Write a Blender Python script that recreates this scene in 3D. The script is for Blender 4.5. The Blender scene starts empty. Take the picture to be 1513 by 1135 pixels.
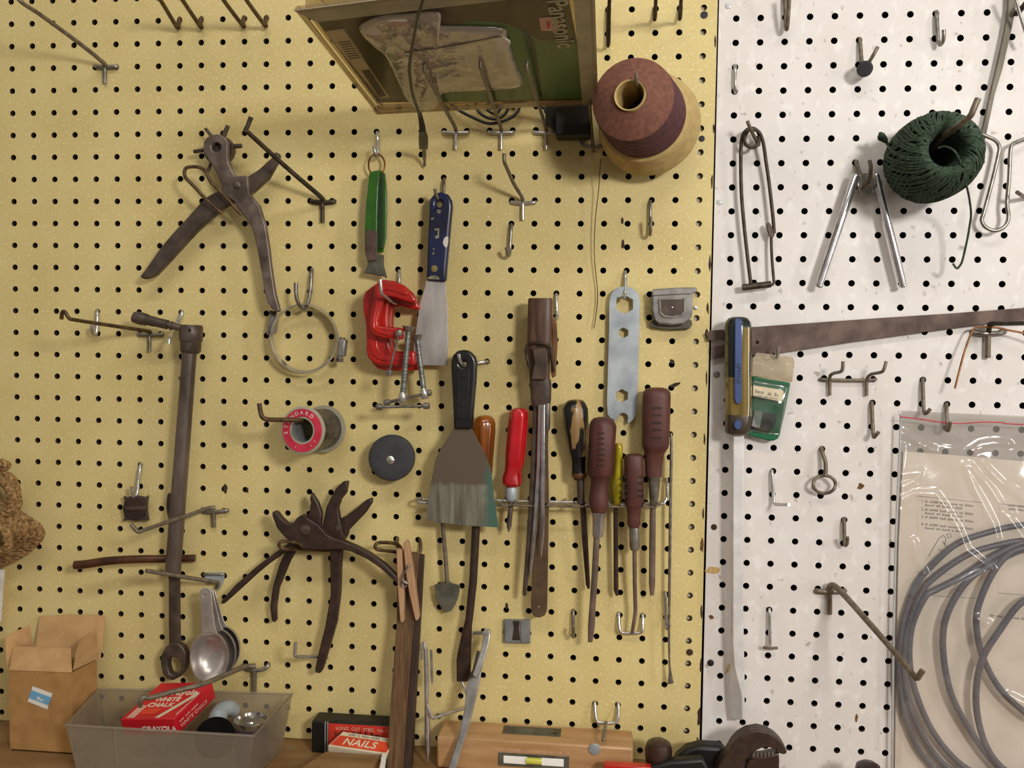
import bpy, bmesh, math, random
from mathutils import Vector, Matrix
random.seed(7)
SC = bpy.context.scene
COL = SC.collection
# ------------------------------------------------------------------ camera solved from the one-inch hole grid
FPX = 1317.2
ROT = ((0.9946, -0.0136, 0.1031), (0.0187, 0.9986, -0.049), (-0.1023, 0.0506, 0.9935))
CAM = (0.6886, 0.3553, -0.9845)          # x, down, depth (board plane is depth 0)
Z0 = 1.73                                 # height of hole row 0
PITCH = 0.0254

def P(px, py, h=0.0):
    """Point of the place seen at photo pixel (px, py), h millimetres in front of the pegboard."""
    d = ((px-756.5)/FPX, (py-567.5)/FPX, 1.0)
    w = [sum(ROT[k][i]*d[k] for k in range(3)) for i in range(3)]
    t = (-h*0.001 - CAM[2])/w[2]
    return Vector((CAM[0]+w[0]*t, -h*0.001, Z0-(CAM[1]+w[1]*t)))

def G(c, r, h=0.0):
    return Vector((c*PITCH, -h*0.001, Z0-r*PITCH))
def GW(c, r, h=0.0):                      # the white board's own grid
    return G(32.3406+c*0.999999+r*0.0014, 0.4808-0.0014*c+r, h)
def S(px, py, h=0.0):
    return (P(px+1, py, h)-P(px, py, h)).length

# ------------------------------------------------------------------ materials
def lin(c):
    return tuple(((v/255)/12.92 if v/255 <= 0.04045 else ((v/255+0.055)/1.055)**2.4) for v in c) + (1.0,)
MATS = {}
def M(name, rgb, rough=0.5, metal=0.0, rgb2=None, scale=60, bump=0.0, stretch=(1, 1, 1), coat=0.0, lo=0.35, hi=0.65, detail=4, trans=0.0, spec=None, rv=0.0):
    m = bpy.data.materials.new(name); m.use_nodes = True
    nt = m.node_tree; b = nt.nodes['Principled BSDF']; L = nt.links
    b.inputs['Roughness'].default_value = rough; b.inputs['Metallic'].default_value = metal
    b.inputs['Coat Weight'].default_value = coat
    b.inputs['Coat Roughness'].default_value = 0.15
    if spec is not None: b.inputs['Specular IOR Level'].default_value = spec
    if trans: b.inputs['Transmission Weight'].default_value = trans
    if rgb2 is None: rgb2 = tuple(v*0.82 for v in rgb)
    tc = nt.nodes.new('ShaderNodeTexCoord'); mp = nt.nodes.new('ShaderNodeMapping'); n = nt.nodes.new('ShaderNodeTexNoise'); r = nt.nodes.new('ShaderNodeValToRGB')
    mp.inputs['Scale'].default_value = stretch
    n.inputs['Scale'].default_value = scale; n.inputs['Detail'].default_value = detail
    r.color_ramp.elements[0].position = lo; r.color_ramp.elements[1].position = hi
    r.color_ramp.elements[0].color = lin(rgb2); r.color_ramp.elements[1].color = lin(rgb)
    L.new(tc.outputs['Object'], mp.inputs['Vector']); L.new(mp.outputs['Vector'], n.inputs['Vector'])
    L.new(n.outputs['Fac'], r.inputs['Fac']); L.new(r.outputs['Color'], b.inputs['Base Color'])
    if rv:
        mr = nt.nodes.new('ShaderNodeMapRange'); mr.inputs['To Min'].default_value = rough-rv; mr.inputs['To Max'].default_value = rough+rv
        L.new(n.outputs['Fac'], mr.inputs['Value']); L.new(mr.outputs['Result'], b.inputs['Roughness'])
    if bump:
        bp = nt.nodes.new('ShaderNodeBump'); bp.inputs['Strength'].default_value = bump; bp.inputs['Distance'].default_value = 0.001
        L.new(n.outputs['Fac'], bp.inputs['Height']); L.new(bp.outputs['Normal'], b.inputs['Normal'])
    MATS[name] = m
    return m
def film(name, rgb, alpha, rough=0.1, bump=0.0, scale=60, tint=(255, 255, 255), glossy=0.12, fres=0.9):
    """Thin clear plastic: mostly see-through, a little cloudy, glossy on top."""
    m = bpy.data.materials.new(name); m.use_nodes = True
    nt = m.node_tree; L = nt.links; out = nt.nodes['Material Output']; nt.nodes.remove(nt.nodes['Principled BSDF'])
    t = nt.nodes.new('ShaderNodeBsdfTransparent'); t.inputs['Color'].default_value = lin(tint)
    d = nt.nodes.new('ShaderNodeBsdfDiffuse'); d.inputs['Color'].default_value = lin(rgb)
    g = nt.nodes.new('ShaderNodeBsdfGlossy'); g.inputs['Roughness'].default_value = rough
    f = nt.nodes.new('ShaderNodeLayerWeight'); f.inputs['Blend'].default_value = 0.5
    pw = nt.nodes.new('ShaderNodeMath'); pw.operation = 'POWER'; pw.inputs[1].default_value = 5.0
    mul = nt.nodes.new('ShaderNodeMath'); mul.operation = 'MULTIPLY_ADD'; mul.inputs[1].default_value = fres; mul.inputs[2].default_value = glossy
    a = nt.nodes.new('ShaderNodeMixShader'); a.inputs[0].default_value = alpha
    b = nt.nodes.new('ShaderNodeMixShader')
    L.new(t.outputs[0], a.inputs[1]); L.new(d.outputs[0], a.inputs[2]); L.new(a.outputs[0], b.inputs[1]); L.new(g.outputs[0], b.inputs[2])
    L.new(f.outputs['Facing'], pw.inputs[0]); L.new(pw.outputs[0], mul.inputs[0]); L.new(mul.outputs[0], b.inputs[0]); L.new(b.outputs[0], out.inputs['Surface'])
    tc = nt.nodes.new('ShaderNodeTexCoord'); n = nt.nodes.new('ShaderNodeTexNoise'); n.inputs['Scale'].default_value = scale; n.inputs['Detail'].default_value = 3
    L.new(tc.outputs['Object'], n.inputs['Vector'])
    if bump:
        bp = nt.nodes.new('ShaderNodeBump'); bp.inputs['Strength'].default_value = bump; bp.inputs['Distance'].default_value = 0.004
        L.new(n.outputs['Fac'], bp.inputs['Height'])
        for s in (d, g, f): L.new(bp.outputs['Normal'], s.inputs['Normal'])
    MATS[name] = m
    return m

M('steel', (160, 154, 144), 0.33, 0.7, (118, 112, 103), 120)
M('bright_steel', (210, 208, 203), 0.24, 0.75, (175, 172, 166), 90)
M('chrome', (225, 222, 224), 0.15, 0.9, (185, 182, 186), 60)
M('wire_gray', (128, 116, 98), 0.42, 0.3, (98, 86, 70), 150)
M('wire_brown', (104, 80, 50), 0.5, 0.35, (66, 46, 26), 150)
M('wire_dark', (82, 70, 56), 0.5, 0.5, (52, 42, 32), 150)
M('dark_iron', (92, 78, 68), 0.42, 0.3, (66, 55, 47), 70, 0.15)
M('worn_iron', (128, 114, 104), 0.4, 0.4, (80, 68, 60), 45, 0.1)
M('black_iron', (68, 50, 42), 0.45, 0.2, (50, 36, 30), 90, 0.15)
M('tube_iron', (122, 108, 98), 0.38, 0.35, (78, 66, 58), 35, 0.1, (1, 1, .3))
M('shaft_steel', (136, 118, 106), 0.36, 0.35, (108, 92, 82), 60)
M('bar_brown', (100, 78, 54), 0.5, 0.2, (80, 62, 44), 50)
M('rust_steel', (108, 87, 77), 0.6, 0.25, (68, 51, 44), 45, 0.25)
M('rust_dark', (70, 46, 26), 0.8, 0.1, (44, 28, 14), 160)
M('rust_brown', (92, 58, 36), 0.35, 0.3, (58, 34, 20), 60)
M('blade_gray', (205, 202, 197), 0.42, 0.3, (158, 153, 148), 40, 0.0, (1, 1, .35))
M('blade_dull', (126, 120, 106), 0.6, 0.3, (92, 84, 72), 35, 0.05, (3, 1, .5))
M('zinc', (186, 194, 198), 0.5, 0.35, (150, 158, 164), 38)
M('gray_metal', (152, 149, 145), 0.38, 0.35, (122, 118, 115), 70)
M('gray_plastic', (128, 130, 128), 0.55, 0, (104, 106, 104), 60)
M('dull_gray', (108, 106, 92), 0.6, 0.3, (76, 74, 62), 60, 0.1)
M('aluminium', (206, 198, 192), 0.33, 0.7, (170, 160, 154), 50, 0.05)
M('green_plastic', (46, 104, 16), 0.35, 0, (36, 86, 12), 60, coat=0.2)
M('gap_shade', (20, 58, 14), 0.45, 0, (10, 36, 8), 60)
M('black', (16, 14, 13), 0.5, 0, (10, 9, 8), 60)
M('black_plastic', (26, 25, 26), 0.32, 0, (18, 17, 18), 60, coat=0.2)
M('rubber', (52, 50, 54), 0.75, 0, (42, 40, 44), 90)
M('blue_handle', (22, 36, 80), 0.4, 0, (13, 20, 48), 30, coat=0.2)
M('red_paint', (205, 34, 24), 0.33, 0, (165, 22, 16), 30, coat=0.25)
M('red_handle', (196, 16, 30), 0.25, 0, (160, 10, 22), 25, coat=0.5)
M('amber_handle', (150, 80, 12), 0.18, 0, (92, 44, 6), 30, coat=0.6, stretch=(2, 1, .4))
M('yellow_handle', (188, 166, 16), 0.15, 0, (96, 86, 6), 40, coat=0.7, stretch=(2, 1, .5))
M('brown_grip', (90, 50, 42), 0.55, 0, (74, 40, 34), 40)
M('worn_black_handle', (150, 118, 72), 0.4, 0, (14, 12, 10), 55, 0, (2.2, 2, .55), 0.3, 0.5, 0.56)
M('black_gloss', (14, 12, 12), 0.2, 0, (10, 9, 9), 60, coat=0.4)
M('leather', (98, 66, 46), 0.42, 0, (60, 38, 26), 60, 0.25, (3, 1, .35))
M('leather_dark', (84, 66, 54), 0.45, 0, (54, 40, 32), 60, 0.2)
M('tan_leather', (128, 84, 46), 0.6, 0, (92, 58, 30), 60)
M('thread_brown', (126, 82, 66), 0.85, 0, (106, 66, 52), 220, 0.1)
M('paper_tan', (196, 170, 112), 0.8, 0, (176, 150, 96), 90)
M('twine', (66, 86, 66), 0.95, 0, (36, 52, 38), 300, 0.3)
M('twine_dark', (24, 36, 26), 0.95, 0, (14, 22, 16), 100)
M('rope', (168, 132, 84), 0.95, 0, (104, 76, 42), 260, 0.4)
M('kraft', (176, 132, 78), 0.85, 0, (158, 116, 64), 50)
M('kraft_light', (196, 156, 106), 0.85, 0, (180, 140, 92), 50)
M('white_paper', (228, 222, 212), 0.75, 0, (216, 208, 198), 50)
M('cream_paper', (226, 214, 200), 0.75, 0, (218, 205, 190), 30)
M('white_ink', (235, 225, 215), 0.6, 0)
M('gray_ink', (150, 145, 140), 0.7, 0)
M('black_ink', (24, 20, 20), 0.7, 0)
M('blue_sticker', (112, 168, 200), 0.6, 0, (100, 155, 190))
M('red_card', (206, 22, 40), 0.45, 0, (184, 16, 32), 40, coat=0.2)
M('carton_red', (212, 58, 38), .5, 0, (190, 46, 30), 60)
M('pale_gray', (150, 156, 158), .4, 0, (128, 134, 137), 40, coat=.2)
M('orange_card', (222, 74, 40), 0.55, 0, (200, 60, 32), 60)
M('cream_card', (220, 206, 176), 0.7, 0, (204, 188, 158), 60)
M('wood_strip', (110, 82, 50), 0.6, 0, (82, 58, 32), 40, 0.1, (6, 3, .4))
M('wood_strip_shade', (62, 42, 26), 0.6, 0, (44, 28, 16), 40, 0.1, (6, 3, .4))
M('wood_light', (190, 150, 114), 0.65, 0, (168, 128, 92), 40, 0.1, (6, 3, .5))
M('level_wood', (190, 150, 104), 0.5, 0, (168, 126, 82), 22, 0.05, (.5, 3, 4), coat=0.15)
M('bench_wood', (150, 116, 74), 0.6, 0, (120, 88, 52), 18, 0.08, (.6, 2, 4))
M('knob_wood', (58, 36, 26), 0.4, 0, (36, 20, 14), 40, coat=0.2)
M('solder_gray', (104, 98, 102), 0.28, 0.7, (66, 60, 64), 90)
M('spool_plastic', (168, 160, 134), 0.4, 0, (150, 142, 118), 60, coat=0.2)
M('spool_red', (206, 52, 76), 0.55, 0, (182, 36, 58), 90)
M('label_pink', (222, 180, 160), 0.7, 0, (205, 160, 140), 90)
M('card_dark', (70, 58, 34), 0.6, 0, (52, 42, 24), 40)
M('card_green', (36, 140, 82), 0.5, 0, (58, 122, 58), 30)
M('green_pouch', (18, 104, 66), 0.3, 0, (14, 88, 54), 40, coat=0.4)
M('cable_gray', (92, 92, 104), 0.4, 0, (70, 70, 82), 500)
M('cord_black', (30, 28, 31), 0.35, 0, (20, 18, 21), 80)
M('copper', (150, 104, 60), 0.4, 0.8, (110, 70, 38), 90)
M('brass', (200, 182, 120), 0.35, 0.85, (160, 140, 84), 90)
M('blue_stripe', (56, 80, 136), 0.4, 0, (48, 70, 122), 40)
M('stain', (120, 84, 40), 0.85, 0, (86, 58, 26), 200)
M('hole_dark', (60, 38, 20), 0.9, 0, (44, 26, 12), 200)
M('enclosed_shade', (30, 20, 14), 0.95, 0)  # near-black: shade of the closed-in space put into the colour
M('stud_paint', (222, 208, 176), 0.8, 0, (200, 184, 150), 120)
M('can_silver', (210, 206, 200), 0.2, 0.95, (180, 176, 170), 40)
M('can_purple', (70, 58, 74), 0.4, 0, (54, 44, 58), 40)
M('white_plastic', (206, 208, 206), 0.35, 0, (186, 190, 190), 40, coat=0.3)
M('vial', (214, 212, 90), 0.1, 0, (196, 196, 70), 40, coat=0.6)
film('clear_tray', (190, 172, 140), 0.2, 0.2, 0.25, 30, (238, 230, 212), 0.05)
film('clear_sheet', (200, 185, 160), 0.04, 0.15, 0.2, 30, (246, 242, 234), 0.02, 0.3)
M('matte_black', (12, 11, 11), 0.9, 0, (8, 8, 8), 60, spec=0.1)
film('bubble_wrap', (220, 208, 196), 0.45, 0.12, 0.7, 40, (240, 232, 220), 0.16)
film('bin_plastic', (205, 195, 178), 0.17, 0.3, 0.1, 40, (238, 234, 226), 0.08)
film('zip_bag', (240, 235, 230), 0.05, 0.10, 0.2, 30, (253, 252, 251), 0.15)
film('pouch_film', (225, 210, 180), 0.38, 0.1, 0.4, 70, (245, 238, 225), 0.2)
film('spool_clear', (180, 174, 150), 0.75, 0.25, 0.0, 40, (235, 230, 215), 0.1)

# ------------------------------------------------------------------ mesh helpers
ORG = {}
def setp(o, label, cat, group=None, kind=None):
    if label: o['label'] = label
    if cat: o['category'] = cat
    if group: o['group'] = group
    if kind: o['kind'] = kind
def thing(name, label, cat, at, group=None):
    o = bpy.data.objects.new(name, None); o.empty_display_size = 0.01; COL.objects.link(o)
    o.location = at; ORG[o.name] = Vector(at); setp(o, label, cat, group)
    return o
def root_of(o):
    while o.parent: o = o.parent
    return ORG[o.name]
def mk(name, bm, mat, parent=None, label=None, cat=None, group=None, kind=None, smooth=38, bevel=0.0, seg=2, mats=None):
    bmesh.ops.recalc_face_normals(bm, faces=bm.faces[:])
    if parent is not None: org = root_of(parent)
    else:
        org = Vector((0, 0, 0))
        if kind != 'structure':
            for v in bm.verts: org += v.co
            org /= max(1, len(bm.verts))
    for v in bm.verts: v.co -= org
    me = bpy.data.meshes.new(name); bm.to_mesh(me); bm.free()
    for mm in (mats or [mat]): me.materials.append(MATS[mm])
    if smooth:
        for p in me.polygons: p.use_smooth = True
        me.set_sharp_from_angle(angle=math.radians(smooth))
    o = bpy.data.objects.new(name, me); COL.objects.link(o)
    if parent is not None: o.parent = parent
    else: o.location = org; ORG[o.name] = org
    if bevel:
        b = o.modifiers.new('Bevel', 'BEVEL'); b.width = bevel; b.segments = seg; b.limit_method = 'ANGLE'; b.angle_limit = math.radians(40)
    setp(o, label, cat, group, kind)
    return o
def cr(pts, k=6, closed=False):
    """Catmull-Rom through tuples."""
    n = len(pts)
    if n < 3: return [tuple(p) for p in pts]
    out = []
    rng = range(n) if closed else range(n-1)
    for i in rng:
        g = (lambda j: pts[j % n]) if closed else (lambda j: pts[min(max(j, 0), n-1)])
        a, b, c, d = g(i-1), g(i), g(i+1), g(i+2)
        for s in range(k):
            t = s/k
            out.append(tuple(0.5*((2*b[q])+(-a[q]+c[q])*t+(2*a[q]-5*b[q]+4*c[q]-d[q])*t*t+(-a[q]+3*b[q]-3*c[q]+d[q])*t**3) for q in range(len(b))))
    if not closed: out.append(tuple(pts[-1]))
    return out
def tube_into(bm, pts, rad, seg=10, closed=False, caps=True, mi=0):
    pts = [Vector(p) for p in pts]; n = len(pts)
    rs = rad if isinstance(rad, (list, tuple)) else [rad]*n
    tang = []
    for i in range(n):
        a = pts[(i-1) % n] if (closed or i > 0) else pts[i]
        b = pts[(i+1) % n] if (closed or i < n-1) else pts[i]
        t = b-a
        tang.append(t.normalized() if t.length > 1e-12 else Vector((0, 0, 1)))
    up = Vector((0.13, -1, 0.21)); 
    if abs(up.normalized().dot(tang[0])) > 0.95: up = Vector((1, 0.2, 0.1))
    u = (up-tang[0]*up.dot(tang[0])).normalized()
    rings = []
    for i in range(n):
        if i:
            u = u-tang[i]*u.dot(tang[i])
            u = u.normalized() if u.length > 1e-9 else tang[i].orthogonal().normalized()
        v = tang[i].cross(u)
        rings.append([bm.verts.new(pts[i]+(u*math.cos(2*math.pi*j/seg)+v*math.sin(2*math.pi*j/seg))*rs[i]) for j in range(seg)])
    for i in range(n if closed else n-1):
        A, B = rings[i], rings[(i+1) % n]
        for j in range(seg):
            f = bm.faces.new((A[j], A[(j+1) % seg], B[(j+1) % seg], B[j])); f.material_index = mi
    if caps and not closed:
        for R in (rings[0], rings[-1]):
            f = bm.faces.new(R); f.material_index = mi
def pts3(pl): return [P(*p) for p in pl]
def tube(name, pl, rpx, mat, parent=None, k=6, closed=False, seg=10, sm=True, **kw):
    """pl: (px, py, h mm) list; rpx: radius in photo pixels (number or list)."""
    q = cr(pl, k, closed) if sm else pl
    if isinstance(rpx, (list, tuple)):
        rl = cr([(r,) for r in rpx], k, closed) if sm else [(r,) for r in rpx]
        rs = [r[0]*S(*p) for r, p in zip(rl, q)]
    else: rs = [rpx*S(*p) for p in q]
    bm = bmesh.new(); tube_into(bm, pts3(q), rs, seg, closed)
    return mk(name, bm, mat, parent, smooth=50, **kw)
def hfun(h): return h if callable(h) else (lambda x, y: h)
def plate_into(bm, outline, h, th, holes=(), mi=0, smooth=0, back=None):
    """Solid slab: front face traced at height h (mm, number or function), th mm thick towards the board."""
    H = hfun(h); T = hfun(th)
    loops = [outline]+list(holes)
    if smooth: loops = [cr(l, smooth, True) for l in loops]
    ef, eb, vf, vb = [], [], [], []
    for l in loops:
        a = [bm.verts.new(P(x, y, H(x, y))) for x, y in l]
        b = [bm.verts.new(P(x, y, H(x, y))+Vector((0, T(x, y)*0.001, 0))) for x, y in l]
        n = len(l)
        vf.append(a); vb.append(b)
        for j in range(n):
            f = bm.faces.new((a[j], a[(j+1) % n], b[(j+1) % n], b[j])); f.material_index = mi
    for vs in (vf, vb):
        if len(vs) == 1:
            f = bm.faces.new(vs[0]); f.material_index = mi; f.normal_update()
            if len(vs[0]) > 4: bmesh.ops.triangulate(bm, faces=[f])
        else:
            eds = []
            for l in vs:
                for j in range(len(l)):
                    e = bm.edges.get((l[j], l[(j+1) % len(l)]))
                    eds.append(e)
            r = bmesh.ops.triangle_fill(bm, use_beauty=True, use_dissolve=False, edges=eds)
            for g in r['geom']:
                if isinstance(g, bmesh.types.BMFace): g.material_index = mi
def plate(name, outline, h, th, mat, parent=None, holes=(), bevel=0.0, sm=0, **kw):
    bm = bmesh.new(); plate_into(bm, outline, h, th, holes, 0, sm)
    return mk(name, bm, mat, parent, bevel=bevel*0.001, **kw)
def circ(cx, cy, rx, ry=None, n=24, rot=0):
    ry = ry or rx
    return [(cx+rx*math.cos(rot+2*math.pi*i/n), cy+ry*math.sin(rot+2*math.pi*i/n)) for i in range(n)]
def loft_into(bm, rows, n=24, power=2.0, mod=None, k=0, mi=0):
    """rows: (xa, ya, xb, yb, h centre mm, depth ratio): the two visible edges at each station."""
    if k: rows = cr(rows, k)
    rings = []
    N = len(rows)
    for i, (xa, ya, xb, yb, h, dr) in enumerate(rows):
        A, B = P(xa, ya, h), P(xb, yb, h); c = (A+B)/2; s = (B-A)/2; hw = s.length
        s = s.normalized() if hw > 1e-9 else Vector((1, 0, 0))
        nrm = Vector((0, -1, 0)); ring = []
        for j in range(n):
            a = 2*math.pi*j/n; ca, sa = math.cos(a), math.sin(a)
            if power != 2.0:
                ex = 2/power
                ca, sa = math.copysign(abs(ca)**ex, ca), math.copysign(abs(sa)**ex, sa)
            q = mod(i/(N-1), a) if mod else 1.0
            ring.append(bm.verts.new(c+s*(hw*ca*q)+nrm*(hw*dr*sa*q)))
        rings.append(ring)
    for i in range(N-1):
        for j in range(n):
            f = bm.faces.new((rings[i][j], rings[i][(j+1) % n], rings[i+1][(j+1) % n], rings[i+1][j])); f.material_index = mi
    for R in (rings[0], rings[-1]):
        f = bm.faces.new(R); f.material_index = mi
def loft(name, rows, mat, parent=None, n=24, power=2.0, mod=None, k=0, bevel=0.0, smooth=40, **kw):
    bm = bmesh.new(); loft_into(bm, rows, n, power, mod, k)
    return mk(name, bm, mat, parent, smooth=smooth, bevel=bevel*0.001, **kw)
def V(rows, h, dr=1.0):
    """vertical stations (y, xl, xr) -> loft rows"""
    out = []
    for r in rows:
        hh = r[3] if len(r) > 3 else (h(r[0]) if callable(h) else h)
        out.append((r[1], r[0], r[2], r[0], hh, r[4] if len(r) > 4 else dr))
    return out
def lathe_into(bm, p0, axis, prof, n=40, mi=0, closed_prof=False, wob=None):
    axis = Vector(axis).normalized(); u = axis.orthogonal().normalized(); v = axis.cross(u)
    rings = []
    for t, r in prof:
        rings.append([bm.verts.new(Vector(p0)+axis*t+(u*math.cos(2*math.pi*j/n)+v*math.sin(2*math.pi*j/n))*max(r, 1e-5)) for j in range(n)])
    m = len(prof)
    for i in range(m if closed_prof else m-1):
        A, B = rings[i], rings[(i+1) % m]
        for j in range(n):
            f = bm.faces.new((A[j], A[(j+1) % n], B[(j+1) % n], B[j])); f.material_index = mi
    if not closed_prof:
        for R in (rings[0], rings[-1]):
            f = bm.faces.new(R); f.material_index = mi
def lathe(name, p0, axis, prof, mat, parent=None, n=40, closed=False, **kw):
    bm = bmesh.new(); lathe_into(bm, p0, axis, prof, n, 0, closed)
    return mk(name, bm, mat, parent, **kw)
def prism_into(bm, corners, vec, mi=0):
    """slab from a list of 3D corners pushed along vec"""
    a = [bm.verts.new(c) for c in corners]; b = [bm.verts.new(c+vec) for c in corners]; n = len(a)
    for f in [a, b]+[(a[j], a[(j+1) % n], b[(j+1) % n], b[j]) for j in range(n)]:
        g = bm.faces.new(f); g.material_index = mi
def prism(name, corners, vec, mat, parent=None, bevel=0.0, **kw):
    bm = bmesh.new(); prism_into(bm, [Vector(c) for c in corners], Vector(vec))
    return mk(name, bm, mat, parent, bevel=bevel*0.001, **kw)
def lettering(body, O, U, Vv, size, mat, parent, name='lettering', depth=0.0002, shear=0.0, bold=False, space=1.0, label=None):
    """flat raised letters: O lower-left corner, U along the line, Vv up the letters (unit vectors)."""
    cu = bpy.data.curves.new('text', 'FONT'); cu.body = body; cu.size = size; cu.shear = shear; cu.space_character = space
    cu.extrude = depth
    if bold: cu.offset = size*0.018
    t = bpy.data.objects.new('text', cu); COL.objects.link(t)
    bpy.context.view_layer.update()
    me = bpy.data.meshes.new_from_object(t.evaluated_get(bpy.context.evaluated_depsgraph_get()))
    bm = bmesh.new(); bm.from_mesh(me)
    U = Vector(U).normalized(); Vv = (Vector(Vv)-U*Vector(Vv).dot(U)).normalized(); W = U.cross(Vv)
    for v in bm.verts: v.co = Vector(O)+U*v.co.x+Vv*v.co.y+W*v.co.z
    bpy.data.objects.remove(t); bpy.data.curves.remove(cu); bpy.data.meshes.remove(me)
    return mk(name, bm, mat, parent, smooth=0, label=label)
def blurred_print(O, U, Vv, size, width, mat, parent, fill=.62):
    """a printed line too small or worn to read: short strokes in word-length runs"""
    U = Vector(U).normalized(); Vv = (Vector(Vv)-U*Vector(Vv).dot(U)).normalized(); W = U.cross(Vv)
    bm = bmesh.new(); x = 0.0; rnd = random.Random(int(size*1e6)+int(width*1e5))
    while x < width:
        for _ in range(rnd.randint(2, 7)):
            w = size*rnd.uniform(.28, .5); hh = size*rnd.choice((.5, .5, .72))
            if x+w > width: break
            p = Vector(O)+U*x; prism_into(bm, [p, p+U*w*fill, p+U*w*fill+Vv*hh, p+Vv*hh], W*.00006); x += w
        x += size*.5
    return mk('lettering', bm, mat, parent, smooth=0)
HG = 'metal hooks plugged into the pegboards'
def hook(label, pl, r=2.6, mat='steel', k=6, **kw):
    return tube('peg_hook', pl, r, mat, None, k, label=label, cat='hook', group=HG, **kw)
def thook(label, bar, stem, arm, r=2.8, mat='steel', matb=None, ra=None):
    t = thing('peg_hook', label, 'hook', P(*bar[0][:2]), HG)
    tube('cross_bar', bar, r*1.15, matb or mat, t)
    tube('stem', stem, r, matb or mat, t, sm=False)
    tube('arm', arm, ra or r, mat, t)
    return t
def tline(bar_y, x0, x1, xs, y1):
    """cross bar and stem of the usual T-shaped peg hook"""
    xm = (x0+x1)/2
    bar = [(x0+1, bar_y-1, -6), (x0+1, bar_y-.5, 0), (x0+3.5, bar_y+.5, 3), (xm, bar_y+1, 4), (x1-3.5, bar_y+.5, 3), (x1-1, bar_y-.5, 0), (x1-1, bar_y-1, -6)]
    return bar, [(xs, bar_y, 4), (xs, y1, 4)]
# ------------------------------------------------------------------ the setting: two pegboards, the wall behind, the bench
def board_material(name, base, fleck, shade, spots, fleck_scale, fl_lo, fl_hi, rough):
    m = bpy.data.materials.new(name); m.use_nodes = True
    nt = m.node_tree; L = nt.links; b = nt.nodes['Principled BSDF']; b.inputs['Roughness'].default_value = rough
    b.inputs['Specular IOR Level'].default_value = 0.35
    tc = nt.nodes.new('ShaderNodeTexCoord')
    def noise(scale, st, det=3):
        mp = nt.nodes.new('ShaderNodeMapping'); mp.inputs['Scale'].default_value = st
        n = nt.nodes.new('ShaderNodeTexNoise'); n.inputs['Scale'].default_value = scale; n.inputs['Detail'].default_value = det
        L.new(tc.outputs['Object'], mp.inputs['Vector']); L.new(mp.outputs['Vector'], n.inputs['Vector']); return n.outputs['Fac']
    def ramp(f, lo, hi):
        r = nt.nodes.new('ShaderNodeMapRange'); r.inputs['From Min'].default_value = lo; r.inputs['From Max'].default_value = hi
        L.new(f, r.inputs['Value']); return r.outputs['Result']
    def mix(f, a, c):
        x = nt.nodes.new('ShaderNodeMix'); x.data_type = 'RGBA'; L.new(f, x.inputs['Factor'])
        if isinstance(a, tuple): x.inputs['A'].default_value = lin(a)
        else: L.new(a, x.inputs['A'])
        x.inputs['B'].default_value = lin(c); return x.outputs['Result']
    c = mix(ramp(noise(14, (1, 1, 1)), .35, .7), base, shade)
    f = noise(fleck_scale, (1.0, 1.0, .7), 2)
    c = mix(ramp(f, fl_lo, fl_hi), c, fleck)
    c = mix(ramp(noise(fleck_scale*1.6, (1, 1, .6), 2), .66, .74), c, tuple(v*.86 for v in shade))
    c = mix(ramp(noise(spots[1], (1, 1, 1), 5), spots[2], spots[3]), c, spots[0])
    L.new(c, b.inputs['Base Color'])
    bp = nt.nodes.new('ShaderNodeBump'); bp.inputs['Strength'].default_value = .12; bp.inputs['Distance'].default_value = .0006
    L.new(f, bp.inputs['Height']); L.new(bp.outputs['Normal'], b.inputs['Normal'])
    MATS[name] = m
board_material('yellow_board', (218, 199, 138), (229, 214, 162), (210, 189, 126), ((150, 116, 62), 70, .76, .82), 420, .56, .70, .5)
board_material('white_board', (225, 219, 215), (231, 226, 223), (217, 210, 204), ((168, 158, 148), 75, .66, .74), 90, .55, .7, .4)

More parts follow.
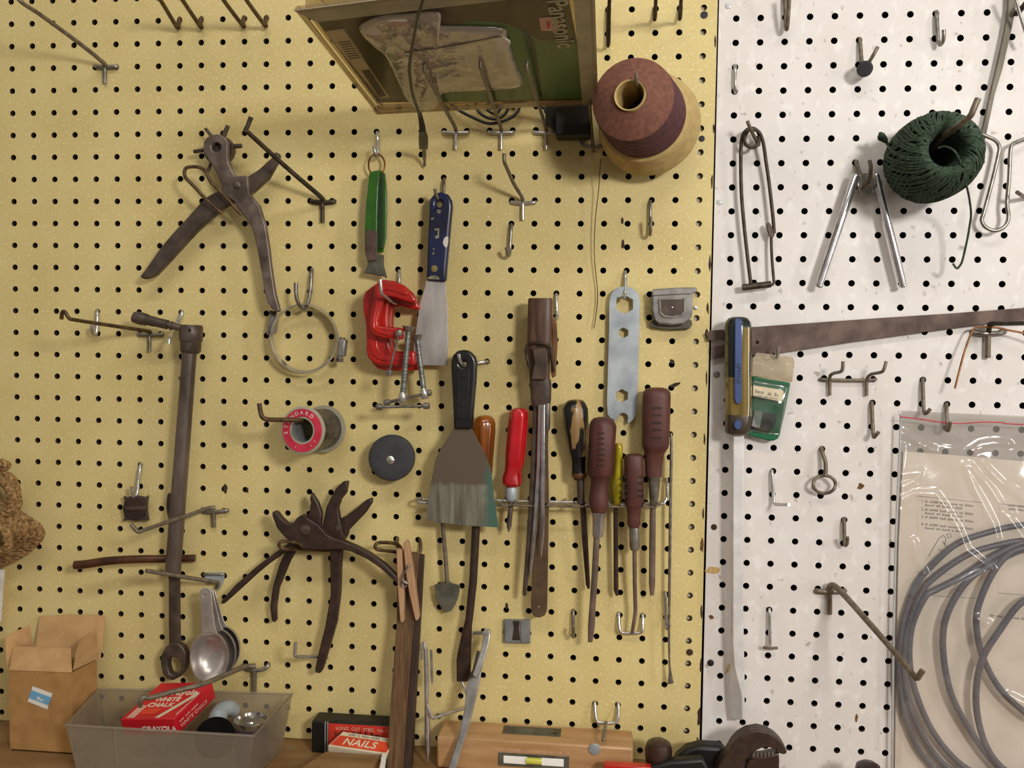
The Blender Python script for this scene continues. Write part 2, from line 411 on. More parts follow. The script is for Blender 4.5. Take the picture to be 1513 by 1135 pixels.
def pegboard(name, grid, c0, c1, r0, r1, xl, xr, yb, rad, mat, skip=(), extra=(), **kw):
    bm = bmesh.new(); n = 16
    def P3(c, r, y): 
        v = grid(c, r); return bm.verts.new((v.x, y, v.z))
    for c in range(c0, c1+1):
        for r in range(r0, r1+1):
            a = xl if c == c0 else c-.5; b = xr if c == c1 else c+.5
            t = r-.5; u = yb if r == r1 else r+.5
            sq, rg = [], []
            for j in range(n):
                an = 2*math.pi*(j+.5)/n; ca, sa = math.cos(an), math.sin(an); k = 1/max(abs(ca), abs(sa))
                x = ca*k; y = sa*k
                if abs(abs(x)-abs(y)) < .35: x, y = (math.copysign(1, x) if abs(x) > .6 else x), (math.copysign(1, y) if abs(y) > .6 else y)
                X = c+x*.5 if abs(x) < .999 else (b if x > 0 else a)
                Y = r+y*.5 if abs(y) < .999 else (u if y > 0 else t)
                X = min(max(X, a), b); Y = min(max(Y, t), u)
                sq.append((X, Y)); rg.append((c+ca*rad/25.4, r+sa*rad/25.4))
            F = [P3(*p, 0) for p in sq]; Rf = [P3(*p, 0) for p in rg]; Rb = [P3(*p, .0055) for p in rg]; B = [P3(*p, .0055) for p in sq]
            cf = [P3(*p, 0) for p in ((b, u), (a, u), (a, t), (b, t))]
            for j in range(n):
                k = (j+1) % n
                bm.faces.new((F[j], F[k], Rf[k], Rf[j]))
                f = bm.faces.new((Rf[j], Rf[k], Rb[k], Rb[j])); f.material_index = 1
                f = bm.faces.new((Rb[j], Rb[k], B[k], B[j])); f.material_index = 1
    # outer rim
    for (A, Bq) in (((xl, r0-.5), (xl, yb)), ((xr, r0-.5), (xr, yb)), ((xl, yb), (xr, yb))):
        f = bm.faces.new((P3(*A, 0), P3(*Bq, 0), P3(*Bq, .0055), P3(*A, .0055))); f.material_index = 1
    me_mats = [mat, 'hole_dark']
    for f in bm.faces: f.normal_update()
    me = bpy.data.meshes.new(name); bm.to_mesh(me); bm.free()
    for mm in me_mats: me.materials.append(MATS[mm])
    o = bpy.data.objects.new(name, me); COL.objects.link(o); ORG[o.name] = Vector((0, 0, 0))
    setp(o, kind='structure', **kw)
    return o
yb_ = pegboard('wall_left', G, -14, 31, -12, 32, -14.5, 31.56, 32.4, 3.35, 'yellow_board', label='yellow speckled pegboard panel full of hung hand tools', cat='pegboard')
wb_ = pegboard('wall_right', GW, 0, 26, -12, 31, -.72, 26.5, 31.92, 3.5, 'white_board', label='white painted pegboard panel beside the yellow one', cat='pegboard')

def stain(o, x, y, rx, ry, rot=0, mat='stain'):
    pts = []
    for i in range(12):
        a = 2*math.pi*i/12; q = random.uniform(.65, 1.15); u, v = rx*q*math.cos(a), ry*q*math.sin(a)
        pts.append((x+u*math.cos(rot)-v*math.sin(rot), y+u*math.sin(rot)+v*math.cos(rot)))
    plate('stain', pts, .25, .2, mat, o, sm=2)
for a in ((919.5, 326, 2.6, 6), (920.5, 361, 2.5, 8), (924, 412, 3, 7), (997, 569, 9, 3, -.3), (1037, 806, 3, 11), (333, 722, 3, 8), (365, 724, 2, 5), (749, 896, 2.5, 5), (993, 534, 4, 4)):
    stain(yb_, *a, **({'mat': 'rust_dark'} if a[0] < 1000 else {}))
M('floor_gray', (120, 108, 94), .7, 0, (104, 92, 80), 3)
M('stain_pale', (206, 174, 116), .8, 0, (186, 150, 92), 200)
for a in ((1053, 843, 12, 5), (1051, 912, 5, 4, .3), (1076, 988, 3, 9, .4), (1272, 719, 6, 5, -.5), (1265.5, 1061, 2.5, 6)):
    stain(wb_, *a, mat='stain_pale' if a[1] in (843, 988) else 'stain')
for a in ((1057, 60, 1.5, 9), (1055, 190, 1.6, 7), (1052, 268, 1.5, 10), (1049, 390, 1.8, 12), (1046, 455, 2, 9), (1044, 492, 2.2, 8), (1044, 560, 1.3, 12), (1041, 650, 1.6, 10), (1039, 760, 1.4, 9), (1036.5, 905, 1.6, 10), (1035.5, 985, 2, 12), (1033, 1060, 2.6, 14), (1031, 1100, 3, 12)):
    stain(yb_, *a, mat='rust_dark')
# wall behind the boards, stud behind the last column of holes, dark gap
def solid_box(name, a, b, mat, **kw):
    bm = bmesh.new(); x0, y0, z0 = a; x1, y1, z1 = b
    prism_into(bm, [Vector((x0, y0, z0)), Vector((x1, y0, z0)), Vector((x1, y0, z1)), Vector((x0, y0, z1))], Vector((0, y1-y0, 0)))
    return mk(name, bm, mat, kind='structure', **kw)
solid_box('floor', (-2.5, -3.2, -.05), (3.5, .05, 0), 'floor_gray')
solid_box('wall_rear', (-1.6, .034, 0), (2.8, .06, 2.6), 'enclosed_shade')
solid_box('trim_1', (30.72*PITCH, .0058, Z0-32.4*PITCH), (31.5*PITCH, .033, 2.04), 'stud_paint')
BENCH = Z0-32.42*PITCH
solid_box('trim_2', (-.8, .004, BENCH-.12), (1.9, .034, BENCH-.001), 'bench_wood')
bench = thing('workbench', 'brown wooden workbench top under the pegboards, boxes standing on it', 'workbench', (0.5, -.2, BENCH))
bm = bmesh.new(); prism_into(bm, [Vector((-.6, .0035, BENCH-.03)), Vector((1.7, .0035, BENCH-.03)), Vector((1.7, -.42, BENCH-.03)), Vector((-.6, -.42, BENCH-.03))], Vector((0, 0, .03)))
mk('top', bm, 'bench_wood', bench, bevel=.002)
for lx in (-.55, 1.65):
    for ly in (-.38, -.05):
        bm = bmesh.new(); prism_into(bm, [Vector((lx-.03, ly-.03, 0)), Vector((lx+.03, ly-.03, 0)), Vector((lx+.03, ly+.03, 0)), Vector((lx-.03, ly+.03, 0))], Vector((0, 0, BENCH-.03))); mk('leg', bm, 'bench_wood', bench)

# screws and plugs holding the boards
def screw(label, x, y, r, mat, dom=1.2):
    lathe('screw', P(x, y, .3), (0, -1, 0), [(-.0003, r*S(x, y)), (.0004, r*S(x, y)), (dom*.0006, r*.7*S(x, y)), (dom*.0008, .0001)], mat, None, 16, label=label, cat='screw', group='screws and plugs in the pegboards')
screw('small white screw head near the top edge of the white pegboard', 1076.5, 7.8, 5, 'white_plastic')
screw('small white screw head beside the upper half of the big safety pin', 1063.5, 298.6, 4.5, 'white_plastic')
screw('gray plugged hole beside the big blue striped screwdriver handle', 1058.8, 553.4, 5, 'gray_metal')
screw('gray plugged hole beside the shaft of the blue striped screwdriver', 1055, 779, 4.5, 'rust_dark')
screw('gray plug in the yellow pegboard edge above the thread cone', 1040.5, 22, 5.5, 'rubber')
screw('gray plug in the yellow pegboard edge beside the thread cone', 1037, 205, 4.5, 'rubber')
screw('dark plugged hole near the tip of the blue striped screwdriver', 1050, 979.6, 5, 'black')
screw('dark plugged hole low in the yellow pegboard edge', 1019, 964, 5, 'rust_dark')
screw('bright nail head beside the gray metal latch plate', 1027.5, 455, 3, 'bright_steel')
# ------------------------------------------------------------------ hooks on the yellow board
for x0, x1, xh, lab in ((236, 262.3, 265.7, 'thin brown wire hook at the top edge, farthest from the clamshell pack'), (269, 297, 297.9, 'thin brown wire hook at the top edge, second of the row of four'),
                        (330, 359.5, 361, 'thin brown wire hook at the top edge, third of the row of four'), (363.7, 392, 394, 'thin brown wire hook at the top edge, nearest the clamshell pack')):
    yh = 28-(x1-262)*.02; dx = (x0-x1)*1.3
    hook(lab, [(xh, yh, -6), (xh, yh, 1), (xh-2, yh+8, 4), (x1+1, yh+13, 8), (x1-3, yh+9, 14), (x0+6, 8, 55), (x1+dx-2, -16, 90)], 3, 'wire_brown')
b, s = tline(98, 140, 174, 155, 123)
thook('long gray hook alone near the top corner, arm reaching up', b, s, [(155, 97, 5), (152, 92, 10), (120, 66, 40), (60, 22, 95), (33, 4, 118), (24, -8, 120), (20, -22, 118)], 2.6, 'wire_gray', 'steel', 3)
b, s = tline(298, 460, 495, 476.5, 329)
thook('dark hook whose long bent arm holds the leather punch pliers', b, s, [(477, 297, 4), (474, 291, 9), (440, 262, 35), (405, 231, 62), (368, 197, 92), (363, 193, 95), (366, 186, 96), (371, 173, 96)], 3, 'wire_dark', None, 3.4)
hook('small shiny hook carrying the green utility opener', [(557.5, 196.3, -6), (557.5, 196.3, 1), (558, 206, 5), (558.6, 224, 6), (558, 232, 10), (554.5, 227, 17), (552.5, 216, 18)], 2.6, 'bright_steel')
for xb, ya, tip, lab, mt in ((673.4, 190, (628, 98), 'long T-shaped hook under the clamshell pack, beside the black plug', 'wire_gray'), (740.6, 190, (710.5, 93), 'middle one of the long T-shaped hooks under the clamshell pack', 'wire_gray'), (807, 190, (779, 95), 'long T-shaped hook under the clamshell pack, next to the black adapter', 'wire_gray')):
    b, s = tline(195.5, xb-19, xb+19, xb, 221)
    q = lambda t: (xb+(tip[0]-xb)*t, ya+(tip[1]+8-ya)*t)
    thook(lab, b, s, [(xb, 194, 4), (*q(.03), 12), (*q(.3), 62), (*q(.65), 130), (*q(.97), 184), (tip[0]-1, tip[1]+4, 190), (tip[0], tip[1]-5, 190)], 2.4, 'wire_gray', 'bright_steel', 2.8)
t = thing('peg_hook', 'double-legged hook with a long arm between the black adapter and thread cone', 'hook', P(877, 215), HG)
tube('cross_bar', [(859, 196, -6), (859, 196, 1), (858.8, 208, 4), (863.5, 215.3, 5), (877, 216, 5), (890, 215.8, 3), (894.8, 209, 2.5), (894, 196, 1), (894, 196, -6)], 2.9, 'steel', t)
tube('arm', [(876.8, 224, 7), (876, 214, 8), (873, 184, 30), (870, 131, 85), (866.5, 95, 130), (866, 88, 132), (865, 64, 134)], 2.8, 'wire_gray', t)
b, s = tline(299, 755, 792, 772.6, 325)
thook('T-shaped hook with a curved arm below the clamshell pack', b, s, [(772.5, 297, 4), (771, 291, 9), (765, 281, 18), (758, 269, 30), (751, 253, 46), (745.8, 241, 58), (744.8, 234, 60), (745, 227, 60)], 2.4, 'wire_gray', 'bright_steel', 2.8)
hook('small hook with a barbed end below the curved-arm hook', [(755.5, 332.5, -6), (755.5, 332.5, 1), (755, 340, 4), (753.5, 366, 5), (752.8, 377, 8), (750.5, 375, 14), (748, 366, 18)], 2.6, 'steel')
hook('small thick hook alone between thread cone and latch plate', [(961, 297.5, -6), (961, 297.5, 1), (961, 304, 4), (961, 325, 5), (961, 344, 7), (960.5, 347, 12), (961.5, 340, 18), (961.8, 320, 21)], 2.4, 'steel')
hook('J-shaped hook carrying the two hose clamps', [(461, 399, -6), (461, 399, 1), (460, 408, 6), (458.6, 427.5, 8), (455.6, 446, 12), (449, 456, 18), (441.4, 449, 25), (437.6, 435, 28), (437.2, 418, 28)], 2.9, 'steel')
hook('shiny hook carrying the red C-clamps', [(590, 400.5, -6), (590, 400.5, 1), (590, 408, 5), (589.6, 425, 8), (588, 446, 20), (582, 447, 34), (570, 439, 66), (564, 433.5, 76), (562.8, 424, 78), (562, 413, 78)], 2.5, 'bright_steel')
hook('small shiny loop hook crossed by the long thin hook arm', [(143.8, 460, -6), (143.8, 460, 1), (143.6, 468, 4), (143.2, 486, 5), (141, 494, 7), (138, 493, 13), (136.2, 488, 17), (136, 480, 18)], 2.7, 'bright_steel')
b, s = tline(494, 203.5, 241, 221, 520)
thook('T-shaped hook with a long thin arm, under the T-handle wrench', b, s, [(222, 491, 5), (216, 489, 10), (170, 482, 50), (112, 473, 104), (102, 470, 112), (96, 461, 114), (92, 462, 114), (91, 471.5, 112)], 2.4, 'wire_brown', 'steel', 2.7)
hook('short hook holding the T-handle wrench by its head', [(269.7, 461, -6), (269.7, 461, 1), (267, 468, 3), (262, 478, 4), (258, 484, 7), (253, 494, 26), (251, 501, 36), (249, 508, 38)], 2.8, 'bright_steel')
hook('brown L-shaped hook running through the solder spool', [(455, 622, -6), (455, 622, 1), (450, 622, 30), (442.7, 621, 64), (420, 620.5, 78), (396, 620, 93), (388, 616.5, 97), (385, 609, 98), (383, 596, 98)], 3.4, 'wire_brown')
hook('thin bent hook carrying the square dark metal plate', [(208, 686, -6), (208, 686, 1), (206.5, 694, 5), (204, 712, 7), (202.5, 728, 9), (199, 735, 13), (196, 731, 17), (195, 719, 18)], 2.5, 'bright_steel')
t = thing('peg_hook', 'bent hook whose arm crosses in front of the wrench shaft', 'hook', P(318, 755), HG)
tube('cross_bar', [(336, 754, -6), (336, 754, 1), (333, 755, 4), (315, 757, 4), (301, 756, 3), (299, 754, -2)], 3, 'steel', t)
tube('stem', [(315.6, 756, 4), (316, 779, 4)], 3, 'wire_gray', t, sm=False)
tube('arm', [(318, 750, 5), (308, 751, 10), (295, 755.5, 20), (271.5, 764, 38), (249, 771, 56), (214, 783, 84), (206, 786, 90), (201, 783.5, 92), (193.8, 774.5, 92)], 2.9, 'wire_gray', t)
t = thing('peg_hook', 'hook with a stamped metal plate carrying the measuring spoons', 'hook', P(316, 850), HG)
plate('back_plate', [(301, 847), (329, 846), (331, 852), (328, 864), (323, 872), (317, 874), (320, 866), (318, 861), (304, 862)], 3, 2.5, 'zinc', t, bevel=.5)
tube('cross_bar', [(301.5, 849, -6), (301.5, 849, 1), (303, 849, 3.5), (326, 849, 3.5), (331, 850, 1), (331, 850, -6)], 1.8, 'steel', t)
tube('arm', [(320, 868, 4), (322, 862, 8), (317, 860, 14), (301.5, 857.5, 25), (270, 852.5, 44), (243, 848, 62), (216, 843.5, 80)], 3, 'wire_gray', t)
t = thing('peg_hook', 'T-shaped hook behind the plastic bin, arm dipping over chalk box', 'hook', P(376, 988), HG)
tube('cross_bar', [(359, 984, -6), (359, 984, 1), (362, 987, 4), (370, 990, 5), (385, 990, 5), (393, 987, 4), (397, 982, 1), (397, 982, -6)], 3, 'steel', t)
tube('stem', [(376, 989, 5), (375.3, 1024, 5)], 3.6, 'wire_gray', t, sm=False)
tube('arm', [(377, 984, 4), (366, 985, 10), (357, 987, 18), (330, 998.5, 46), (299.5, 1011, 78), (260, 1021, 100), (222, 1031, 122), (214, 1030, 126), (209, 1034, 128), (207, 1044, 127)], 3.6, 'wire_gray', t)
hook('L-shaped hook between the pliers handles and wooden strip', [(484, 972, -6), (484, 972, 1), (478, 971, 7), (445, 970.5, 42), (437.5, 970, 50), (435.8, 965, 51), (437, 949, 51)], 2.5, 'bright_steel')
t = thing('peg_hook', 'brown wire loop hook holding both pairs of dark pliers', 'hook', P(460, 812), HG)
tube('loop', [(486, 813, 1), (470, 812.8, 8), (446, 812.5, 24), (422, 811.2, 54), (414.5, 809, 58), (412, 805, 59), (414.5, 801.2, 58), (421, 800, 54), (438, 802, 44), (446, 806.5, 40), (448, 810, 38)], 2.4, 'wire_brown', t)
tube('cross_bar', [(494, 795, -6), (494, 795, 1), (493, 806, 3), (486, 813, 3), (470, 813, 7)], 2.4, 'wire_brown', t)
t = thing('peg_hook', 'brown double wire hook above the dark wooden strip and clothespin', 'hook', P(600, 815), HG)
tube('loop', [(587, 795.6, -6), (587, 795.6, 1), (587, 804, 5), (590, 813, 8), (588, 816.5, 14), (582, 815.2, 22), (562, 813, 44), (556, 811, 48), (554.5, 807, 49), (557, 803, 48), (566, 801.8, 40), (584, 803.2, 24), (591, 808, 18), (594, 816, 16)], 2.6, 'wire_brown', t)
tube('cross_bar', [(590, 815, 10), (600, 817, 9), (616, 818, 7), (621, 815.5, 5), (621.5, 803, 3), (620, 797, 1), (620, 797, -6)], 2.4, 'wire_brown', t)
hook('small hook alone between the flat bar and screwdriver tips', [(847, 902, -6), (847, 902, 1), (847, 910, 4), (847, 925, 5), (846.8, 938, 8), (847, 941.5, 14), (847.3, 934, 18), (847.5, 927, 19)], 2.5, 'steel')
hook('U-shaped hook behind the tip of the small brown screwdriver', [(914.3, 906, -6), (914.3, 906, 1), (914.6, 918, 5), (916, 931, 8), (922, 935.3, 8), (944, 935.3, 8), (949, 931, 8), (949.8, 918, 5), (949.8, 907.4, 1), (949.8, 907.4, -6)], 2.5, 'bright_steel')
t = thing('peg_hook', 'U-shaped hook above the end of the wooden level', 'hook', P(896, 1066), HG)
tube('cross_bar', [(879, 1038, -6), (879, 1038, 1), (879.3, 1050, 5), (881, 1063, 8), (886, 1067.5, 8), (907, 1068.5, 8), (912.5, 1064, 8), (913.7, 1051, 5), (913.7, 1039.5, 1), (913.7, 1039.5, -6)], 2.6, 'bright_steel', t)
tube('arm', [(895.5, 1068, 9), (894.5, 1074, 20), (892, 1088, 48), (891, 1096, 52)], 2.6, 'wire_gray', t)
hook('small hook behind the long thin pick', [(983, 875.5, -6), (983, 875.5, 1), (983.2, 884, 4), (984.3, 920, 5), (985, 929, 8), (988, 927, 10), (990, 922, 9)], 2.3, 'bright_steel')
for x, yt, yb, lab in ((898.7, 12, 66.6, 'rusty dark hook at the top edge beside the clamshell pack'), (967.5, 12, 29, 'rusty dark hook at the top edge above the thread cone'), (1004.8, 10, 28, 'rusty dark hook at the top edge nearest the white pegboard')):
    hook(lab, [(x, yt, -6), (x, yt, 1), (x-.2, yt+8, 4), (x-.3, yb-4, 6), (x-.2, yb, 12), (x+.8, yb-8, 25), (x+1.5, yb*.3-10, 70), (x+3, -28, 96)], 2.8, 'rust_dark')
hook('small shiny hook beside the leather topped tool', [(822, 435.5, -6), (822, 435.5, 1), (822, 443, 4), (823, 462, 6), (823.5, 469, 9), (822, 472, 14), (820, 470, 17)], 2.6, 'bright_steel')
hook('shiny hook carrying the flat hole wrench', [(924, 402, -6), (924, 402, 1), (924, 410, 5), (923.6, 428, 8), (923, 437, 11), (921.6, 441, 17), (921, 436, 20)], 2.5, 'bright_steel')
hook('thin hook carrying the blue handled putty knife', [(656.3, 265, -6), (656.3, 265, 1), (656, 272, 5), (655, 286, 6), (650, 297, 10), (647, 294, 22), (644, 286, 26), (642.6, 279, 27)], 2.5, 'wire_gray')
hook('hook carrying the black handled spatula', [(720, 534.5, -6), (720, 534.5, 1), (716, 535, 5), (704, 536.4, 9), (690, 537.5, 20), (683, 538, 36), (679, 531, 41), (677.8, 523, 42)], 2.7, 'bright_steel')
# ------------------------------------------------------------------ hooks and small hardware on the white board
hook('thick hook at the top edge of the white pegboard', [(1158, -10, -6), (1158, -10, 1), (1160, 0, 4), (1161.5, 30, 6), (1162, 43, 10), (1163.5, 36, 17), (1166, 0, 25), (1166.5, -12, 27)], 3.2, 'wire_gray')
hook('J-shaped hook high on the white pegboard above the twine ball', [(1384, 18, -6), (1384, 18, 1), (1384.3, 28, 4), (1386, 56, 5), (1388.5, 66, 8), (1393, 62, 14), (1394.5, 53, 17), (1394.3, 44, 18)], 3, 'steel')
t = thing('peg_hook', 'short forked hook with a black round cap', 'hook', P(1278, 90), HG)
tube('arm', [(1270.7, 58, -6), (1270.7, 58, 1), (1271.5, 68, 4), (1273.5, 92, 7), (1277, 100, 12), (1282, 95, 20), (1290, 82, 26), (1297, 69.4, 27)], 2.9, 'wire_gray', t)
lathe('cap', P(1278.5, 101, 12), P(1278.5, 101, 28)-P(1280, 99, 12), [(0, .006), (.001, .0078), (.012, .0078), (.0135, .0068)], 'rubber', t, 20)
hook('small shiny staple hook near the board joint', [(1086, 97, -6), (1086, 97, 1), (1086.3, 104, 4), (1086.6, 118, 5), (1086.3, 130, 4), (1086, 136, 1), (1086, 136, -6)], 2.6, 'bright_steel')
hook('hook carrying the giant safety pin', [(1121, 206, -6), (1121, 206, 1), (1121, 214, 6), (1118.5, 210, 13), (1112, 197, 24), (1107.5, 187, 30), (1104.4, 178.5, 32)], 2.8, 'wire_gray')
hook('J-shaped hook carrying the chrome hinged legs', [(1264.6, 239, -6), (1264.6, 239, 1), (1267, 246, 6), (1271, 258, 8), (1276, 272, 12), (1281, 271, 20), (1285.5, 258, 26), (1286.5, 246, 28), (1284.6, 237, 28)], 3, 'wire_gray')
hook('thick gray peg through the green twine ball', [(1362, 238, -6), (1362, 238, 1), (1372, 226, 40), (1390, 205, 88), (1407, 192, 112), (1424, 179.5, 128), (1434, 171, 136), (1439, 160, 138), (1445, 146, 138)], 4.9, 'wire_gray')
t = thing('peg_hook', 'double bar hook with two upturned arms below the saw blade', 'hook', P(1252, 560), HG)
tube('cross_bar', [(1212.4, 560.4, -6), (1212.4, 560.4, 1), (1217, 561, 4), (1253, 562, 4.5), (1289, 561.5, 4), (1293.5, 560.4, 1), (1293.5, 560.4, -6)], 2.6, 'wire_gray', t)
tube('stem', [(1226, 561, 4), (1226, 584.5, 4)], 2.6, 'wire_gray', t, sm=False)
tube('stem', [(1280.4, 561, 4), (1280.4, 585, 4)], 2.6, 'wire_gray', t, sm=False)
tube('arm', [(1226, 562, 5), (1226.5, 556, 9), (1231, 552, 14), (1242, 549.3, 30), (1244.8, 545, 33), (1245.7, 534, 33)], 2.6, 'wire_gray', t)
tube('arm', [(1281.6, 562, 5), (1282.4, 557, 9), (1288, 553, 14), (1302, 550, 31), (1306, 546, 34), (1309.5, 534, 34)], 2.6, 'wire_gray', t)
t = thing('peg_hook', 'thick oval bar hook below the narrow end of the saw blade', 'hook', P(1460, 492), HG)
tube('cross_bar', [(1437, 490, -5), (1437, 490, 0), (1441, 492, 4), (1460, 493, 6), (1479, 492, 4), (1484, 490, 0), (1484, 490, -5)], 4, 'steel', t)
tube('stem', [(1460, 492, 5), (1459.5, 529, 5)], 4.2, 'wire_gray', t, sm=False)
tube('arm', [(1461, 492, 6), (1462, 482, 10), (1466, 478.5, 16), (1490, 478, 50), (1530, 477, 90)], 4, 'wire_dark', t)
tube('wire', [(1535, 499, 20), (1513, 492.5, 18), (1490, 488, 16), (1471, 484, 14), (1446, 483.5, 14), (1439, 486, 14), (1434, 495, 15), (1423, 527, 18), (1411, 574, 22)], 1.6, 'copper', None, label='thin bent copper wire draped over the thick oval bar hook', cat='wire')
hook('small hook with an upturned tip right above the clear bag', [(1363.5, 561, -6), (1363.5, 561, 1), (1363.5, 570, 4), (1364.7, 604, 7), (1366, 611, 12), (1370, 609.5, 18), (1374.8, 604, 20)], 2.9, 'wire_gray')
hook('small hook with an upturned tip near the corner of the clear bag', [(1288, 595.5, -6), (1288, 595.5, 1), (1288.3, 604, 4), (1290, 638, 7), (1291, 646, 12), (1294.5, 643, 18), (1298.5, 638, 20)], 2.9, 'wire_gray')
hook('hook holding the clear zip bag by its top', [(1398.4, 597.5, -6), (1398.4, 597.5, 1), (1398.5, 606, 5), (1399.3, 626, 8), (1399.6, 636, 11), (1402, 634, 20), (1404, 624, 24)], 2.9, 'wire_gray')
t = thing('peg_hook', 'hook with a round wire ring hanging on its end', 'hook', P(1218, 690), HG)
tube('arm', [(1213.8, 662.7, -6), (1213.8, 662.7, 1), (1215.5, 670, 6), (1219.5, 682, 9), (1220, 694, 10), (1219.3, 703, 11)], 3.2, 'wire_gray', t)
tube('ring', [(x, y, 11+2*math.sin(i)) for i, (x, y) in enumerate(circ(1218, 716, 16.5, 13.2, 16))], 2.6, 'wire_gray', t, closed=True, k=3)
hook('small L-shaped hook beside the shaft of the blue striped screwdriver', [(1140.7, 696, -6), (1140.7, 696, 1), (1141, 704, 4), (1143.2, 738, 6), (1145, 745, 9), (1152, 745.7, 20), (1165.7, 746, 36)], 2.6, 'bright_steel')
hook('small hook between the ring hook and clear bag', [(1247, 766.8, -6), (1247, 766.8, 1), (1247.2, 775, 4), (1248, 800, 6), (1249, 806, 10), (1251.5, 803, 16), (1252, 794, 19)], 2.9, 'wire_gray')
t = thing('peg_hook', 'thin hook ending in a short crosspiece near the long slanting arm', 'hook', P(1137, 930), HG)
tube('stem', [(1136.9, 900.5, -6), (1136.9, 900.5, 1), (1137, 908, 4), (1137.8, 950, 6), (1138, 957, 7)], 2.4, 'bright_steel', t)
tube('cross_bar', [(1127.7, 956.6, 7), (1138, 958, 9), (1148.5, 957.6, 7)], 2.2, 'wire_gray', t)
b, s = tline(873.5, 1205.5, 1248.5, 1226, 908)
t = thook('long thick hook slanting down in front of the clear bag', b, s, [(1224, 874, 4), (1227, 866, 9), (1233, 866, 14), (1246, 878, 28), (1280, 916, 70), (1320, 962, 112), (1350, 998, 142), (1355, 1002, 146), (1359, 997, 149), (1363.5, 990.5, 150)], 3.6, 'wire_gray', None, 4.7)
hook('short gray hook at the picture edge beside the bent wire hanger', [(1520, 292, -6), (1520, 292, 1), (1514, 291, 10), (1508, 287.5, 22), (1502.6, 284, 26)], 3.2, 'wire_gray')
hook('dark stub hook holding the spotted metal bar at its top', [(1499.5, 18, -6), (1499.5, 18, 1), (1503, 20, 12), (1510, 12, 24), (1518, 2, 26)], 4.2, 'wire_dark')

# spotted metal bar, wire hanger
plate('metal_bar', [(1491, -30), (1507, -30), (1501, 12), (1494, 48), (1482, 100), (1470, 140), (1459.5, 190), (1456, 205), (1448, 205), (1453, 186), (1463, 140), (1473, 98), (1484, 48), (1490, 12)], 9, 4, 'blade_dull', bevel=.6, label='narrow spotted gray metal bar slanting behind the twine ball', cat='metal bar')
tube('wire_hanger', [(1446, 196, 10), (1459, 202, 10), (1471, 208, 11), (1476.4, 217, 12), (1475, 230, 12), (1466, 268, 12), (1454, 313, 12), (1450.5, 325, 12), (1456, 335.5, 13), (1470.5, 341, 14), (1484, 335, 14), (1490, 322, 14), (1488, 300, 13), (1491, 264, 12), (1492.5, 228, 12), (1495, 215, 12), (1502, 210, 11), (1530, 199, 10)], 3, 'steel', label='bent steel wire with a rounded bottom loop beside the twine', cat='wire')
tube('wire_rod', [(1498, -12, 30), (1506, 18, 26), (1520, 62, 20)], 2.6, 'bright_steel', label='bright straight wire crossing the top of the spotted metal bar', cat='wire')

# giant safety pin
t = thing('safety_pin', 'giant dark safety pin hanging open on the white pegboard', 'safety pin', P(1120, 300))
tube('wire', [(1109.3, 419, 12), (1104, 375, 11), (1099.4, 332.6, 11), (1095.5, 285, 11), (1094.5, 240, 11), (1095.5, 208, 12), (1100.7, 194.5, 13), (1110.5, 189.5, 13), (1119, 193.5, 14), (1122, 205, 15), (1118, 215, 16), (1110, 218, 16), (1102, 213, 16), (1100.5, 204, 17), (1104, 195, 18), (1111, 191, 18), (1121, 195, 17), (1127.5, 210, 15), (1132, 240, 12), (1136.4, 271, 11), (1142, 320, 11), (1144, 345, 11)], 2.7, 'wire_dark', t, k=8)
tube('wire', [(1139.4, 346, 9), (1140.5, 380, 10), (1143.8, 420, 12)], 2.2, 'wire_dark', t)
plate('catch', [(1132.5, 333), (1135, 328.5), (1138.5, 331), (1144, 343), (1144.5, 348), (1141, 352), (1136.5, 347)], 13, 4, 'wire_dark', t, bevel=.8, sm=2)
tube('clasp_bar', [(1097, 425, 12), (1118, 422.5, 12), (1139, 420, 12)], 5, 'wire_dark', t)
tube('pin', [(1136, 421.5, 12), (1143, 420, 12)], 2.3, 'wire_dark', t)

# chrome hinged legs
t = thing('hinged_legs', 'pair of chrome hinged legs spread like an open compass', 'hinged legs', P(1278, 330))
for (x0, y0, x1, y1, w0, w1) in ((1265, 258, 1209, 425, 6.6, 5.8), (1294, 257, 1335, 425, 6.4, 6)):
    dx, dy = x1-x0, y1-y0; l = math.hypot(dx, dy); nx, ny = dy/l, -dx/l
    if nx < 0: nx, ny = -nx, -ny
    rows = []
    for q, w in ((0, w0*.75), (.02, w0), (.5, (w0+w1)/2), (.95, w1), (.955, w1*.78), (.965, w1*.78), (.97, w1*1.0), (.99, w1), (1, w1*.7)):
        x, y = x0+dx*q, y0+dy*q; rows.append((x-nx*w, y-ny*w, x+nx*w, y+ny*w, 14, 1))
    loft('leg', rows, 'chrome', t)
plate('hinge_plate', [(1268, 257), (1277, 255), (1290, 256), (1296, 262), (1293, 283), (1286, 289), (1274, 288), (1268, 276)], 9, 4, 'bright_steel', t, bevel=.6)
for x, y in ((1271, 272), (1288, 270)): plate('link', [(x-4, y-13), (x+3, y-14), (x+4, y+4), (x, y+6), (x-4, y+3)], 14, 3, 'bright_steel', t, bevel=.5)
